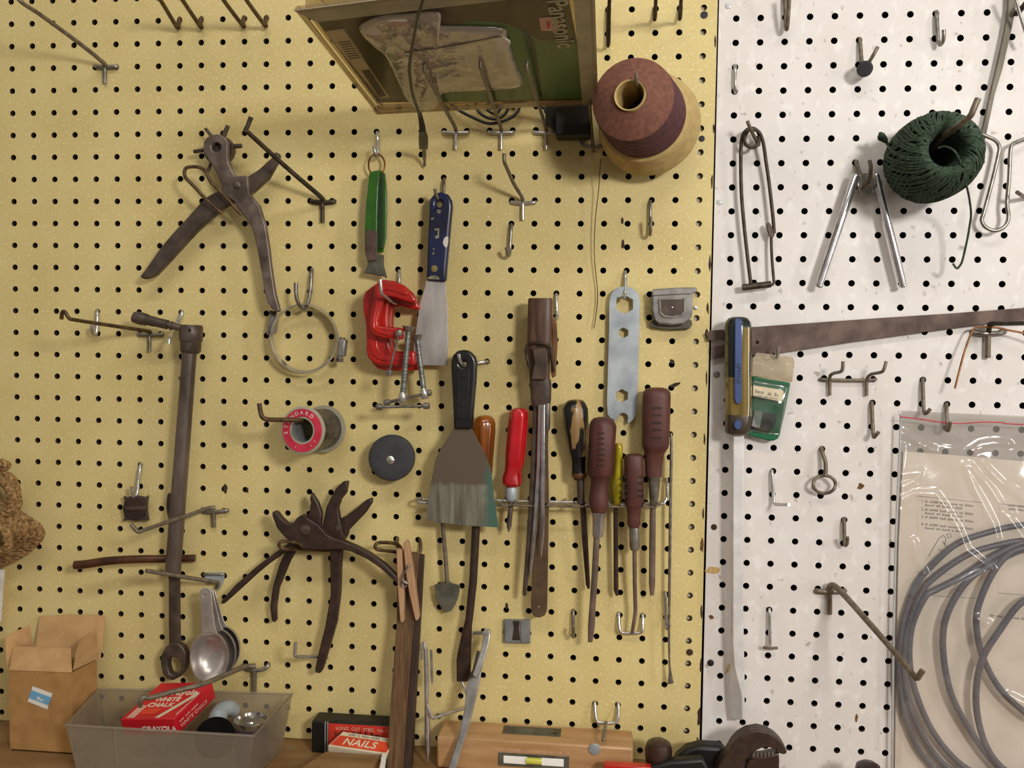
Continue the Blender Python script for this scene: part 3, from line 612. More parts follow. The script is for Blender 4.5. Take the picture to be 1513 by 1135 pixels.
# ------------------------------------------------------------------ leather punch pliers
t = thing('leather_punch', 'dark revolving leather punch pliers with spread handles and hose clamps below', 'leather punch', P(350, 274))
plate('head', [(300, 224), (300.5, 210), (305, 203), (312, 199), (321, 198), (331, 201.5), (336.5, 210), (336, 228), (337, 240), (341, 249), (347, 259), (366, 260), (368, 286), (373, 292), (383, 304), (392, 333), (397, 365), (401, 399), (406.5, 435), (413, 459), (411, 462), (401, 457), (394.5, 446), (390.5, 431), (386, 402), (379, 364), (371.6, 336), (360, 319), (345, 297), (328, 287), (327, 272), (316, 249), (308, 236)], 32, 7, 'worn_iron', t, holes=[circ(319, 217.5, 7, n=16)], bevel=1.6)
plate('jaw', [(365, 261), (381, 251), (400, 234), (405, 225), (409.5, 224.5), (412.5, 229), (409, 240), (396, 263), (374, 283), (366, 287), (348, 297), (326, 309), (313, 320), (290, 341), (268, 365), (248, 387), (229, 407), (214, 413), (206, 409.5), (219, 392), (236, 367), (258, 341), (277, 321), (296, 299), (308, 289), (327, 279), (345, 262)], 26, 9, 'dark_iron', t, bevel=2.4)
plate('turret', circ(322, 221, 22, n=28), 24, 8, 'dark_iron', t, bevel=1)
for i, (a, b, r) in enumerate((((311, 199), (303.5, 190), 2.6), ((331, 200), (337, 185.5), 3.4), ((338, 217), (357, 215.5), 3.6), ((301, 222), (286.5, 224), 3), ((312, 240), (307, 254), 2.4), ((337, 236), (341, 249), 3))):
    tube('punch_tube', [(a[0]+(322-a[0])*.3, a[1]+(221-a[1])*.3, 20), (*a, 20), (b[0], b[1], 20)], [r*1.1, r, r*.9], 'dark_iron', t, sm=False)
lathe('rivet', P(350.5, 274, 31), (0, -1, 0), [(0, .0045), (.0018, .0042), (.0028, .0025), (.003, .0001)], 'worn_iron', t, 20)
tube('wire_latch', [(328, 315, 34), (318, 307, 36), (304.7, 295, 37), (289, 278, 38), (275.5, 264, 38), (272.5, 256, 38), (274.5, 249, 38), (281, 246.7, 38), (293, 247, 38), (302.5, 251.5, 38), (306.5, 258.5, 38), (312, 269.5, 38), (323.6, 280.7, 37), (336, 294, 36), (347, 307, 35), (357, 317, 33)], 2.5, 'wire_brown', t)

# hose clamps
def hose_clamp(cx, cy, R, h, hx, hy, rot, lab):
    t = thing('hose_clamp', lab, 'hose clamp', P(cx, cy), 'hose clamps on the J-shaped hook')
    r = R*S(cx, cy, h)
    lathe('band', P(cx, cy, h), (0, -1, 0), [(-.003, r), (.0032, r), (.0032, r-.0009), (-.003, r-.0009)], 'bright_steel', t, 48, closed=True)
    c, s = math.cos(rot), math.sin(rot)
    q = lambda u, v: (hx+u*c-v*s, hy+u*s+v*c)
    plate('housing', [q(-5.5, -13), (q(5.5, -13)), q(5.5, 13), q(-5.5, 13)], h+6, 11, 'gray_metal', t, bevel=2)
    a = q(0, -15.5); b = q(0, 15.5); e = q(0, 21)
    tube('screw', [(*a, h+1), (*b, h+1)], 4.2, 'steel', t, sm=False, seg=14)
    tube('screw_head', [(*b, h+1), (*e, h+1)], 5.6, 'dark_iron', t, sm=False, seg=6)
    return t
hose_clamp(449.5, 500, 49.5, 20, 504, 514, .12, 'steel hose clamp with its screw housing facing the red C-clamps')
hose_clamp(450.5, 499, 48.5, 10, 401, 480, math.pi+.15, 'steel hose clamp with its screw housing below the punch handle')

# ------------------------------------------------------------------ T-handle wrench
t = thing('ratchet_wrench', 'long dark steel T-handle wrench with a hexagonal ring end', 'wrench', P(275, 500))
loft('shaft', [(270, 521, 290, 521, 26, 1), (257.5, 680, 278.5, 680, 25, 1), (245, 838, 267, 838, 24, 1), (246, 850, 266.5, 850, 24, .7)], 'tube_iron', t, n=28)
loft('shank', [(248.5, 846, 266.3, 846, 24, .42), (250, 858, 266, 858, 24, .4), (250, 920, 266.4, 920, 23, .4), (250.5, 950, 267, 950, 22, .4), (248, 958, 270, 958, 21, .35)], 'dark_iron', t, n=20, power=3.5)
loft('socket', [(266.5, 479.6, 297, 480.6, 25, .95), (266, 483, 298.8, 484, 25, 1), (266, 503, 298, 504, 25, 1), (267.5, 505, 296.5, 506, 25, .98), (267.5, 518, 296, 519, 25, .98), (270, 522.5, 293, 523, 25, .9)], 'dark_iron', t, n=32)
lathe('pin_hole', P(280.5, 488, 37.5), (0, -1, 0), [(0, .0016), (.0007, .0016)], 'black', t, 12)
dirx, diry = 69, 16
def ax(q, w, h):
    x, y = 198+dirx*q, 468.5+diry*q; return (x+w*.226, y-w*.974, x-w*.226, y+w*.974, h, 1)
loft('slide_handle', [ax(-.02, 3, 40), ax(.0, 8, 40), ax(.1, 9.4, 40), ax(.17, 9.6, 39.5), ax(.28, 8.8, 39), ax(.285, 7.7, 39), ax(.46, 7.6, 38), ax(.465, 7, 38), ax(.72, 7.2, 36), ax(.725, 4.6, 36), ax(.78, 4.6, 35), ax(.785, 6.6, 35), ax(.82, 6.6, 34), ax(.825, 5.4, 34), ax(1.02, 5.4, 32)], 'dark_iron', t, n=24)
ring_o = [(252, 950.5), (262, 951), (270, 957), (275, 968), (275.5, 980), (272, 992), (265, 1001), (255, 1006), (246, 1004), (240, 996), (237.5, 984), (236.5, 972.7), (239, 966), (244, 957)]
ring_i = [(252.5, 971.5), (262, 972), (268, 981), (267, 990), (258, 999), (250.5, 996.5), (247.5, 986), (248, 976)]
plate('ring_end', ring_o, 26, 11, 'dark_iron', t, holes=[ring_i], bevel=1.6)
plate('stop_plate', [(247, 731), (253, 729), (262, 735), (266, 748), (262, 764), (252, 769), (248, 765), (245.5, 748)], 15, 3, 'dark_iron', t, bevel=.6, sm=2)
tube('brown_rod', [(110.5, 835, 34), (126, 834, 33), (160, 829, 29), (205, 826.5, 24), (250, 826, 15), (288.5, 825, 9)], [5.9, 6, 5.9, 5.7, 5.5, 5.2], 'rust_brown', label='dark brown metal rod lying level behind the long wrench', cat='rod', seg=16)

# square dark plate on its hook
t = thing('metal_plate', 'small square dark metal plate with a round disc, hanging alone', 'plate', P(200, 750))
plate('base', [(182, 733), (186, 735.5), (191, 734), (200, 732.5), (210, 734), (214, 735), (218.5, 732), (218, 737), (217, 745), (216.5, 752), (217.5, 762), (219, 770), (213, 769), (200, 770.5), (190, 769), (181.5, 770.5), (183.5, 764), (181, 752), (183.5, 740)], 13, 4, 'dark_iron', t, bevel=.6)
plate('disc', circ(199.5, 751, 16.5, n=28), 16, 3, 'black_iron', t, bevel=.8)
plate('bar', [(184, 749), (215, 748), (215.4, 753.5), (184.5, 754.5)], 17.5, 1.5, 'dark_iron', t, bevel=.4)

# measuring spoons
def spoon(dx, rot, k, h, lab):
    cx, cy = 306, 880
    def q(x, y):
        x, y = (x-cx)*k, (y-cy)*k; return (cx+dx+x*math.cos(rot)-y*math.sin(rot), cy+x*math.sin(rot)+y*math.cos(rot))
    t = thing('measuring_spoon', lab, 'measuring spoon', P(cx+dx, cy), 'aluminium measuring spoons on one hook')
    plate('handle', [q(*p) for p in [(295, 873), (300, 869.5), (307, 869.5), (311.5, 873), (314, 900), (317, 925), (321, 938), (298, 940), (297, 920), (296.5, 900)]], h, 1.6, 'aluminium', t, holes=[[q(*p) for p in circ(302.5, 880, 2.6, n=10)]], bevel=.4)
    bm = bmesh.new(); c = q(309.4, 971); u = P(*q(336.5, 971), h)-P(*c, h); v = P(*q(309.4, 935), h)-P(*c, h)
    C = P(*c, h); n = 36; rings = []
    prof = [(1.06, 0), (1.06, -.9), (1.0, -.6), (.97, 2), (.9, 6), (.76, 10.5), (.55, 14), (.3, 16), (.02, 16.6)]
    outer = [(.02, 18), (.32, 17.4), (.58, 15.4), (.8, 11.8), (.95, 6.8), (1.02, 1.5)]
    for rr, d in prof+outer:
        rings.append([bm.verts.new(C+u*(rr*math.cos(2*math.pi*j/n))+v*(rr*math.sin(2*math.pi*j/n))+Vector((0, d*.001*k, 0))) for j in range(n)])
    for i in range(len(rings)):
        A, B = rings[i], rings[(i+1) % len(rings)]
        for j in range(n): bm.faces.new((A[j], A[(j+1) % n], B[(j+1) % n], B[j]))
    mk('bowl', bm, 'aluminium', t)
spoon(0, 0, 1.0, 40, 'front aluminium measuring spoon with the large bowl facing out')
spoon(4, -.11, .93, 26, 'aluminium measuring spoon tucked just behind the front spoon')
spoon(8, -.17, .86, 18, 'rearmost aluminium measuring spoon, only its handle edge showing')

# ------------------------------------------------------------------ green opener
t = thing('utility_opener', 'green handled utility opener with a rusty metal foot', 'opener', P(555, 260))
plate('front_grip', [(545.4, 256), (552, 252.5), (561, 251), (558.5, 280), (557, 320), (557, 360), (556.5, 376), (539.2, 374), (539, 332), (540.5, 305)], 22, 4, 'green_plastic', t, bevel=.8)
plate('rear_grip', [(556, 252), (562, 251), (568.5, 256), (571, 285), (571.3, 310), (569.8, 353), (565.5, 373), (556, 373)], 11, 4, 'green_plastic', t, bevel=.8)
plate('core', [(551, 256), (564, 254), (564, 366), (551, 370)], 18.5, 9, 'gap_shade', t)  # fills the open gap; its shade is put into the dark colour
for y in (272, 283, 293): tube('rivet', [(557, y, 15), (565, y-.6, 15)], 1.5, 'bright_steel', t, sm=False)
plate('cover_plate', [(540.5, 345), (543, 340), (554, 339.5), (557, 343), (556.5, 384), (543, 386), (539.8, 376)], 24, 2, 'rust_steel', t, bevel=.5)
plate('foot', [(541.5, 380), (549, 378), (565.5, 376), (565.2, 391), (568, 402), (570.5, 411), (566, 408.5), (557, 406.5), (546, 404.5), (537.3, 403.5), (541, 397), (543, 390)], 19, 7, 'dull_gray', t, bevel=1)
tube('split_ring', [(x, y, 12+2*math.sin(i*.7)) for i, (x, y) in enumerate(circ(556.5, 243.5, 12, 16, 18))], 1.3, 'copper', t, closed=True, k=3)

# ------------------------------------------------------------------ blue putty knife
t = thing('putty_knife', 'putty knife with a worn dark blue handle and steel blade', 'putty knife', P(648, 290))
plate('handle', [(633.8, 303), (635, 293.6), (641.6, 286), (651, 283), (661.7, 287), (667, 296), (668, 306), (666.5, 320), (663.8, 349), (659.6, 396), (658.2, 417), (629.3, 414.5), (630.5, 385), (632, 349), (633.7, 316)], 24, 11, 'blue_handle', t, holes=[circ(648.5, 301, 4.6, 5.2, 14)], bevel=3, seg=3)
plate('blade', [(629.5, 413), (658.5, 414), (659, 430), (661, 453.5), (662, 500), (660.6, 540.7), (608.8, 539), (612, 505), (620.5, 448), (628, 424)], 19, 1.6, 'blade_gray', t, bevel=.3)
plate('rivet', circ(641.8, 397, 4.6, 5, 18), 24.6, 1, 'brass', t)
plate('sticker', [(654.5, 358), (657, 351), (662.2, 350), (661.5, 362), (659, 366), (656, 363)], 24.5, .6, 'white_paper', t, sm=2)
bm = bmesh.new()
for pl in ([(645, 309), (652, 310), (650, 316), (646, 315)], [(636.5, 323), (641, 321), (641, 324), (637.5, 325)], [(641, 338), (649, 337.5), (648.5, 352), (644, 353), (642.5, 349), (646.5, 348), (646.5, 340), (643, 341)], [(639.5, 367), (642, 366.5), (642, 369.5), (640, 369.5)], [(639, 373), (641.3, 373), (641, 376), (639, 376)], [(630.5, 412), (636, 408), (644, 407), (650, 411), (648, 413.5)]):
    plate_into(bm, pl, 24.5, .5)
M('wear', (150, 144, 112), .7, 0, (104, 104, 88), 150); mk('paint_specks', bm, 'wear', t)

M('thread_steel', (138, 140, 134), .35, .5, (92, 94, 90), 700, .4, (.05, .05, 1))
# ------------------------------------------------------------------ C-clamps
A_out = [(553, 424), (557, 417), (562, 414), (569, 413.3), (583, 415.2), (596, 421.7), (608, 432.5), (615.5, 444), (611, 448), (598, 445), (583, 440), (570.7, 437), (566, 441), (562.5, 455), (557.5, 474), (558.5, 480), (563, 482), (571, 482.3), (595, 485), (594, 502), (579, 500.5), (565.4, 500), (554, 496), (547.5, 489), (545.5, 479), (548, 463), (551, 445)]
B_out = [(548, 424), (539, 431), (535.3, 443), (536, 459), (540, 480), (541, 510), (540.6, 517), (543, 529), (552, 537), (565, 540.5), (592, 540), (613, 539.6), (613, 518.5), (590, 519.6), (580, 518), (576, 512), (575, 500), (573, 470), (574, 446), (585, 444), (603, 449), (615, 449), (609, 436), (597, 425), (577, 416.5), (560, 416)]
B_rib = [(549, 430), (543, 436), (540, 446), (541, 460), (545, 482), (546, 512), (549, 524), (557, 531), (570, 534), (606, 533), (606, 527), (574, 527), (563, 522), (558, 512), (556, 482), (552, 458), (552, 444), (556, 434)]
def cclamp(off, h, lab, k=1.0, screw=None, bar=None, ext=0, outl=None, ribl=None):
    t = thing('c_clamp', lab, 'C-clamp', P(565+off[0], 425+off[1]), 'red C-clamps on one hook')
    q = lambda x, y: (565+(x-565)*k+off[0], 414+(y-414)*(1.0 if y < 460 else 1.0)+off[1]+(ext if y > 460 else 0))
    plate('frame', [q(*p) for p in (outl or A_out)], h, 12, 'red_paint', t, bevel=2.8, seg=3)
    raised_line = [(556, 428), (560, 420), (569, 417), (583, 419), (595, 425), (604, 434), (598, 437), (583, 431), (570, 428), (562, 433), (558, 452), (553, 474), (554, 484), (560, 489), (572, 490), (590, 492), (589, 497), (570, 496), (556, 492), (549.5, 484), (550, 474), (553.5, 450)]
    plate('web', [q(*p) for p in (ribl or raised_line)], h+1.6, 4, 'red_paint', t, bevel=1)
    if screw:
        a, b, r = screw
        tube('screw', [a, b], r, 'thread_steel', t, sm=False, seg=16)
        l = Vector((b[0]-a[0], b[1]-a[1])).normalized()
        tube('swivel_pad', [(a[0]-l.x*5, a[1]-l.y*5, a[2]), (a[0]+l.x*3, a[1]+l.y*3, a[2])], [r*2.3, r*1.4], 'steel', t, sm=False, seg=16)
        tube('screw_head', [(b[0]-l.x*10, b[1]-l.y*10, b[2]), (b[0]-l.x*7, b[1]-l.y*7, b[2]), (b[0]+l.x*4, b[1]+l.y*4, b[2]), (b[0]+l.x*6, b[1]+l.y*6, b[2])], [r, r*1.35, r*1.4, r*.9], 'bright_steel', t, sm=False, seg=16)
    if bar:
        a, b, r = bar
        tube('handle_bar', [a, b], r, 'steel', t, sm=False)
        for e, s in ((a, 1), (b, 1)):
            lathe('bar_end', P(*e), P(*b)-P(*a), [(-.004, .0008), (-.003, .0032), (0, .0038), (.003, .0032), (.004, .0008)], 'steel', t, 14)
    return t
cclamp((0, 0), 58, 'front red C-clamp, its short frame highest of the three', 1.0, ((603.5, 487, 52), (594.5, 590, 52), 4.2), ((560.5, 601.5, 50), (630, 600, 50), 2.3))
cclamp((0, 0), 41, 'middle red C-clamp with the lower jaw behind the putty knife', 1.0, ((616, 500, 36), (627, 584, 36), 4), ((572, 595, 34), (633, 581, 34), 2.4), outl=B_out, ribl=B_rib)
cclamp((6, 8), 26, 'rearmost red C-clamp, mostly hidden by the other two', 1.0, None, ((589.5, 492, 66), (575, 551, 64), 1.6), outl=B_out, ribl=B_rib)

# ------------------------------------------------------------------ solder spool
t = thing('solder_spool', 'spool of solder wire with a round red and white label', 'spool', P(475, 634))
a, b = P(479.5, 633.5, 10), P(447, 636.2, 60); axd = (b-a); Ln = axd.length; axd.normalize()
ro = 34.6*S(447, 636, 60); rb = 17.2*S(447, 636, 60)
lathe('flange', a, axd, [(0, rb), (0, ro*1.02), (.0022, ro*1.02), (.0022, rb)], 'spool_clear', t, 48, closed=True)
lathe('flange', b, axd, [(-.0022, rb), (-.0022, ro), (0, ro), (.0006, ro*.96), (.0006, rb)], 'spool_clear', t, 48, closed=True)
lathe('solder', a, axd, [(.0025, rb*1.1), (.0025, ro*.86)]+[(.0025+(Ln-.005)*i/24, ro*(.86+.012*(i % 2))) for i in range(1, 24)]+[(Ln-.0025, ro*.86), (Ln-.0025, rb*1.1)], 'solder_gray', t, 40, closed=True)
lathe('core', a, axd, [(0, rb*1.08), (Ln, rb*1.08), (Ln, rb*.98), (0, rb*.98)], 'gray_plastic', t, 32, closed=True)
lathe('label', b, axd, [(.0007, rb*1.16), (.0007, ro*.9), (.0011, ro*.9), (.0011, rb*1.16)], 'spool_red', t, 48, closed=True)
u = (Vector((1, 0, 0))-axd*axd.x).normalized(); v = axd.cross(u)
if v.z < 0: v = -v
for i, ch in enumerate('STANDARD'):
    an = math.radians(188-i*19); rr = (rb*1.2+ro*.9)/2
    rad = u*math.cos(an)+v*math.sin(an); tg = u*math.sin(an)-v*math.cos(an)
    lettering(ch, b+axd*.0013+rad*(rr-.0022)-tg*.0018, tg, rad, .0058, 'white_ink', t, 'lettering', .0001)
for i in range(9):
    an = math.radians(20-i*19); rr = (rb*1.2+ro*.9)/2
    rad = u*math.cos(an)+v*math.sin(an); tg = u*math.sin(an)-v*math.cos(an)
    if i in (3, 4, 7): lettering('I', b+axd*.0013+rad*(rr-.002)-tg*.001, tg, rad, .005, 'label_pink', t, 'lettering', .0001)

# black rubber disc
t = thing('rubber_disc', 'round black rubber disc with a shiny center pin', 'disc', P(580, 675))
r = 33.6*S(580, 675, 26)
lathe('disc', P(580, 676, 6), P(579.3, 675, 26)-P(580.5, 674.5, 6), [(0, r*.9), (0, r*.98), (.004, r), (.017, r), (.0195, r*.97), (.0205, r*.9), (.0205, r*.3), (.0195, r*.2)], 'rubber', t, 48)
lathe('pin', P(577.3, 679.5, 25), (0, -1, 0), [(0, .0046), (.003, .0046), (.0042, .003), (.0045, .0001)], 'bright_steel', t, 20)

# ------------------------------------------------------------------ two pairs of pliers
tB = thing('pliers', 'dark upright slip-joint pliers behind, jaws pointing up beside the black disc', 'pliers', P(495, 790))
plate('jaw_half', [(513.8, 711.6), (506.5, 712), (496, 722), (490.5, 732), (482, 749.4), (479, 764), (476, 781), (482, 792), (489, 802), (487, 815), (488, 864), (488, 880), (480, 926), (470, 966), (464.5, 992), (468, 995.5), (474, 995), (478, 985), (487, 955), (497, 920), (502, 880), (503.5, 834), (506, 806), (508.5, 800), (504, 780), (501, 765), (499, 751), (503.6, 738), (511, 729)], 25, 9, 'black_iron', tB, bevel=2.4)
plate('jaw_half', [(550, 735.6), (549.4, 743.6), (540, 758), (515, 784), (514, 790), (508, 800), (496, 803), (470, 808), (438, 813), (428, 830), (411.5, 870), (407.5, 897), (408, 917), (404.5, 922), (400.5, 917), (398, 897), (402, 868), (412, 834), (424, 808), (445, 796), (478, 786), (496, 770), (512, 762.5), (525.4, 752), (541, 739)], 17, 8, 'black_iron', tB, bevel=2.4)
lathe('rivet', P(500, 780, 25), (0, -1, 0), [(0, .004), (.001, .0035), (.0015, .0001)], 'dark_iron', tB, 16)
tA = thing('pliers', 'dark slip-joint pliers in front, lying across with wide curved handles', 'pliers', P(451, 783))
plate('jaw_half', [(401.8, 756.7), (405, 756), (409.5, 758.5), (416, 767), (423.6, 774), (432, 775), (438, 766), (444, 762), (450, 762), (457, 768), (470, 776), (482, 790), (493, 796), (506.5, 800), (525.4, 807.6), (547, 819), (569, 835), (587, 852.7), (586.5, 864), (581, 857.5), (561.7, 840), (540, 825.5), (518, 815.5), (505, 812.5), (475, 813), (445.4, 811), (422, 796), (409, 781), (402, 763)], 41, 10, 'black_iron', tA, bevel=2.6)
plate('jaw_half', [(460, 727.6), (470, 743.6), (475, 758), (473.5, 778), (466, 796), (448, 806), (425, 814.5), (396, 834.5), (380, 848), (355, 871), (331, 892.5), (326, 894), (326, 889), (346, 866), (378, 838), (394, 826), (414, 811), (434, 797), (440, 778), (452, 766), (457, 756), (458.5, 742), (457, 738)], 32, 8, 'black_iron', tA, bevel=2.2)
lathe('rivet', P(451.5, 783, 41), (0, -1, 0), [(0, .0062), (.0016, .0056), (.0026, .003), (.0028, .0001)], 'dark_iron', tA, 20)
# ------------------------------------------------------------------ screwdriver rack (wire bar)
t = thing('tool_rack', 'thin horizontal wire rack holding the row of screwdrivers', 'tool rack', P(800, 742))
tube('rail', [(985, 705, -6), (985, 708, 1), (985.3, 716, 8), (985.2, 735, 10), (981, 743, 12), (974, 744.5, 12), (900, 743.5, 12), (800, 741.5, 12), (700, 739, 12), (631, 738.5, 12), (622, 737, 13), (616, 737.5, 16), (615, 740, 20), (619, 742, 24), (631, 743.5, 26)], 2.2, 'bright_steel', t)
tube('rail', [(631, 743.5, 26), (700, 746, 26), (800, 748, 26), (900, 749, 26), (970, 750, 26)], 1.7, 'wire_gray', t, sm=False)
for x in (744, 762, 812, 848, 868, 903, 921, 954, 976):
    tube('prong', [(x, 743, 12), (x-1, 744.5, 22), (x-1.6, 746, 34)], 2, 'steel', t, sm=False)
for x in (680, 835): tube('leg', [(x, 737, -6), (x, 738, 2), (x, 741, 11)], 2, 'steel', t)

def driver(lab, name='screwdriver'):
    return thing('screwdriver', lab, 'screwdriver', (0, 0, 0), 'screwdrivers in the wire rack')
def at(t, x, y):
    pass
def drv(lab, x, y): return thing('screwdriver', lab, 'screwdriver', P(x, y), 'screwdrivers in the wire rack')
flute = lambda n, a: (lambda q, th: 1-a*(0.5-0.5*math.cos(n*th)) if .08 < q < .8 else 1)

# amber driver with the long dark shaft
t = drv('long screwdriver with a clear amber handle behind the dull spatula', 716, 620)
loft('handle', V([(613.8, 712, 720), (615, 706, 726), (619, 700.5, 730), (626, 698, 732), (640, 697.5, 732), (690, 694, 728), (720, 695, 726)], 15), 'amber_handle', t, n=36, mod=lambda q, th: 1-.08*(0.5-0.5*math.cos(8*th)) if q > .3 else 1)
loft('shaft', [(700, 715, 716, 715, 15, 1), (697, 780, 709.5, 780, 15, 1), (693, 860, 705, 860, 15, 1), (687.5, 915, 699, 915, 16, 1), (685, 925, 697.5, 925, 16, .75), (677, 960, 696.5, 960, 14, .3), (674.5, 975, 696, 975, 14, .22), (674.8, 1007, 695.5, 1007, 13, .12)], 'black_iron', t, n=20)
# red
t = drv('cross-tip screwdriver with a glossy red handle', 764, 650)
loft('handle', V([(603, 760, 773), (604.5, 756, 778), (609, 752, 781), (616, 751.5, 781), (645, 749, 778.5), (672, 746.5, 776.5), (687, 746.3, 774.5), (696, 745.5, 770.5), (704, 742.5, 771), (714, 742.3, 771.5), (718.5, 746, 768)], 22), 'red_handle', t, n=42, mod=lambda q, th: 1-.12*(0.5-0.5*math.cos(6*th)) if .12 < q < .72 else 1)
loft('ferrule', V([(717, 749, 762), (721, 747, 764.5), (735, 746.6, 764.7), (740, 749.5, 761)], 22), 'zinc', t, n=20)
loft('shaft', V([(738, 752, 759.5), (770, 749, 756.5), (778, 748.6, 756), (786, 751, 752.5)], 22), 'worn_iron', t, n=16, mod=lambda q, th: 1-.35*(0.5-0.5*math.cos(4*th)) if q > .5 else 1)
# worn black handle
t = drv('screwdriver with a chipped black and tan wooden handle', 850, 650)
loft('handle', V([(590.5, 845, 857), (592, 839, 862), (597, 834, 866), (604, 831, 868.8), (630, 833, 869.8), (655, 837.5, 868), (668, 841, 867.5), (674, 842.5, 867.4)], 20), 'worn_black_handle', t, n=36, mod=lambda q, th: 1-.06*(0.5-0.5*math.cos(8*th)) if .3 < q < .95 else 1)
loft('neck', V([(673, 842.5, 867.4), (682, 844, 866.5), (697, 844.3, 866.3), (699, 844.3, 867)], 20), 'black_gloss', t, n=28)
loft('collar', V([(698.5, 844.5, 867), (702, 844, 867.5), (706, 846.5, 866), (708, 850, 864)], 20), 'tan_leather', t, n=28)
loft('ferrule', V([(707, 852, 863.5), (744, 853, 864)], 20), 'dark_iron', t, n=20)
loft('shaft', V([(742, 856.5, 865.5), (800, 860, 869), (864, 865.5, 872), (870, 868, 871.5)], lambda y: 19-(y-742)*.06), 'black_iron', t, n=16)
# big brown
def grip(q, th): return 1-.05*(0.5-0.5*math.cos(8*th))
def notch_bars(name, x0, x1, ys, h, mat, t, th=3.0):  # raised dark bars, the shade of recessed notches put into their colour
    bm = bmesh.new()
    for y in ys: plate_into(bm, [(x0, y-1.2), (x1, y-1.2), (x1, y+1.2), (x0, y+1.2)], h, th)
    mk(name, bm, mat, t)
t = drv('biggest brown rubber-gripped screwdriver, its handle nearest the camera', 889, 690)
loft('handle', V([(616.5, 883, 895), (618, 877, 902), (623, 872.5, 908), (631, 870.5, 911), (660, 869, 909), (700, 867.6, 907), (703, 870, 904), (705.5, 872.5, 901.5), (716, 873, 899), (726, 871.5, 898), (740, 869.8, 899), (750, 871.5, 898), (758.5, 875, 895)], 36), 'brown_grip', t, n=40, mod=lambda q, th: 1-.05*(0.5-0.5*math.cos(8*th)) if .2 < q < .48 else 1)
notch_bars('notch_shade', 884, 893, (640, 648, 656, 664, 672, 680, 688), 51.2, 'knob_wood', t, 2)
loft('ferrule', V([(757, 873.8, 895), (762, 874, 895), (765, 875, 894), (786, 874.5, 892.5), (793, 875, 891)], 36), 'chrome', t, n=28)
loft('shaft', [(877, 792, 886.5, 792, 36, 1), (874, 850, 883.5, 850, 33, 1), (871, 892, 880.5, 892, 30, .9), (868.5, 925, 879, 925, 28, .6), (868.6, 949, 875.5, 949, 26, .3)], 'shaft_steel', t, n=18)
# yellow
t = drv('slim screwdriver with a clear yellow handle', 912, 700)
loft('handle', V([(654.8, 910.5, 917.5), (657, 908.5, 919.5), (662, 908, 920.3), (690, 906.5, 920), (715, 902.5, 920.5), (738, 901.5, 920), (744, 904.5, 916.5), (747, 906, 914.5)], 16), 'yellow_handle', t, n=32, mod=lambda q, th: 1-.1*(0.5-0.5*math.cos(6*th)) if q > .3 else 1)
loft('shaft', V([(745, 906.3, 913.2), (800, 906.3, 913.3), (872, 906.6, 914), (880, 909.5, 913.5)], lambda y: 16-(y-745)*.03), 'black_iron', t, n=16)
# small brown
t = drv('small brown notched-grip screwdriver with a bent tip', 936, 710)
loft('handle', V([(671, 929, 944), (672.5, 924, 949), (676, 922, 951), (690, 922.3, 950.8), (744, 923.3, 951.5), (748, 925, 950), (751, 926.3, 947.6), (765, 927, 946.3), (775, 927, 946), (779.5, 929.5, 944)], 24), 'brown_grip', t, n=36, power=2.6)
for x0, x1 in ((922.5, 928), (942, 951)): notch_bars('notch_shade', x0, x1, (705, 714.5, 725, 733.5), 34, 'knob_wood', t, 6)
loft('ferrule', V([(778, 929.5, 944), (783, 929.3, 945), (808, 930, 945.8), (813, 931.5, 944)], 24), 'steel', t, n=24)
loft('shaft', [(934.3, 812, 941, 812, 24, 1), (934.8, 860, 941, 860, 21, 1), (936, 900, 942, 900, 18, .9), (935.5, 908, 941.5, 908, 18, .8), (931.5, 936, 936.5, 936, 14, .5)], 'shaft_steel', t, n=16)
# right brown
t = drv('brown block-grip screwdriver next to the thin pick', 970, 640)
loft('handle', V([(573, 961, 980), (575, 954, 986.5), (580, 950.5, 990.5), (586, 949.3, 991), (656, 948, 989), (661, 949, 987.5), (666, 951.6, 984.5), (671, 952, 981), (690, 953.3, 978.5), (694, 953.3, 978.3), (704, 953.8, 978)], 22), 'brown_grip', t, n=40, power=2.7)
notch_bars('notch_shade', 964.5, 977.5, (603, 613.5, 625, 635.5, 647), 37.4, 'knob_wood', t, 2.5)
loft('ferrule', V([(703, 957, 977), (706, 957.6, 976.2), (744, 960, 972.5), (748, 961.5, 970.5)], 22), 'steel', t, n=24, mod=lambda q, th: 1-.05*(0.5-0.5*math.cos(16*th)))
loft('shaft', [(960.3, 745, 969, 745, 22, 1), (959, 800, 968.8, 800, 20, 1), (958.7, 850, 968.3, 850, 19, 1), (958.7, 864, 968, 864, 18, .7), (960.5, 880, 966.3, 880, 18, .25)], 'shaft_steel', t, n=18)
# thin pick
t = thing('pick', 'long thin steel pick with a flattened tip by the board edge', 'pick', P(990, 800))
tube('shaft', [(991.5, 640, 16), (992, 660, 16), (991, 730, 15), (990, 800, 14), (989, 880, 13), (988.5, 940, 12), (989.3, 985, 12)], [1.2, 2.2, 2.3, 2.3, 2.1, 1.8, 1.6], 'steel', t)
plate('tip', [(988, 983), (991, 983), (992, 992), (995.5, 1010), (986.5, 1012), (988, 995)], 12.8, 1.4, 'steel', t, bevel=.3)

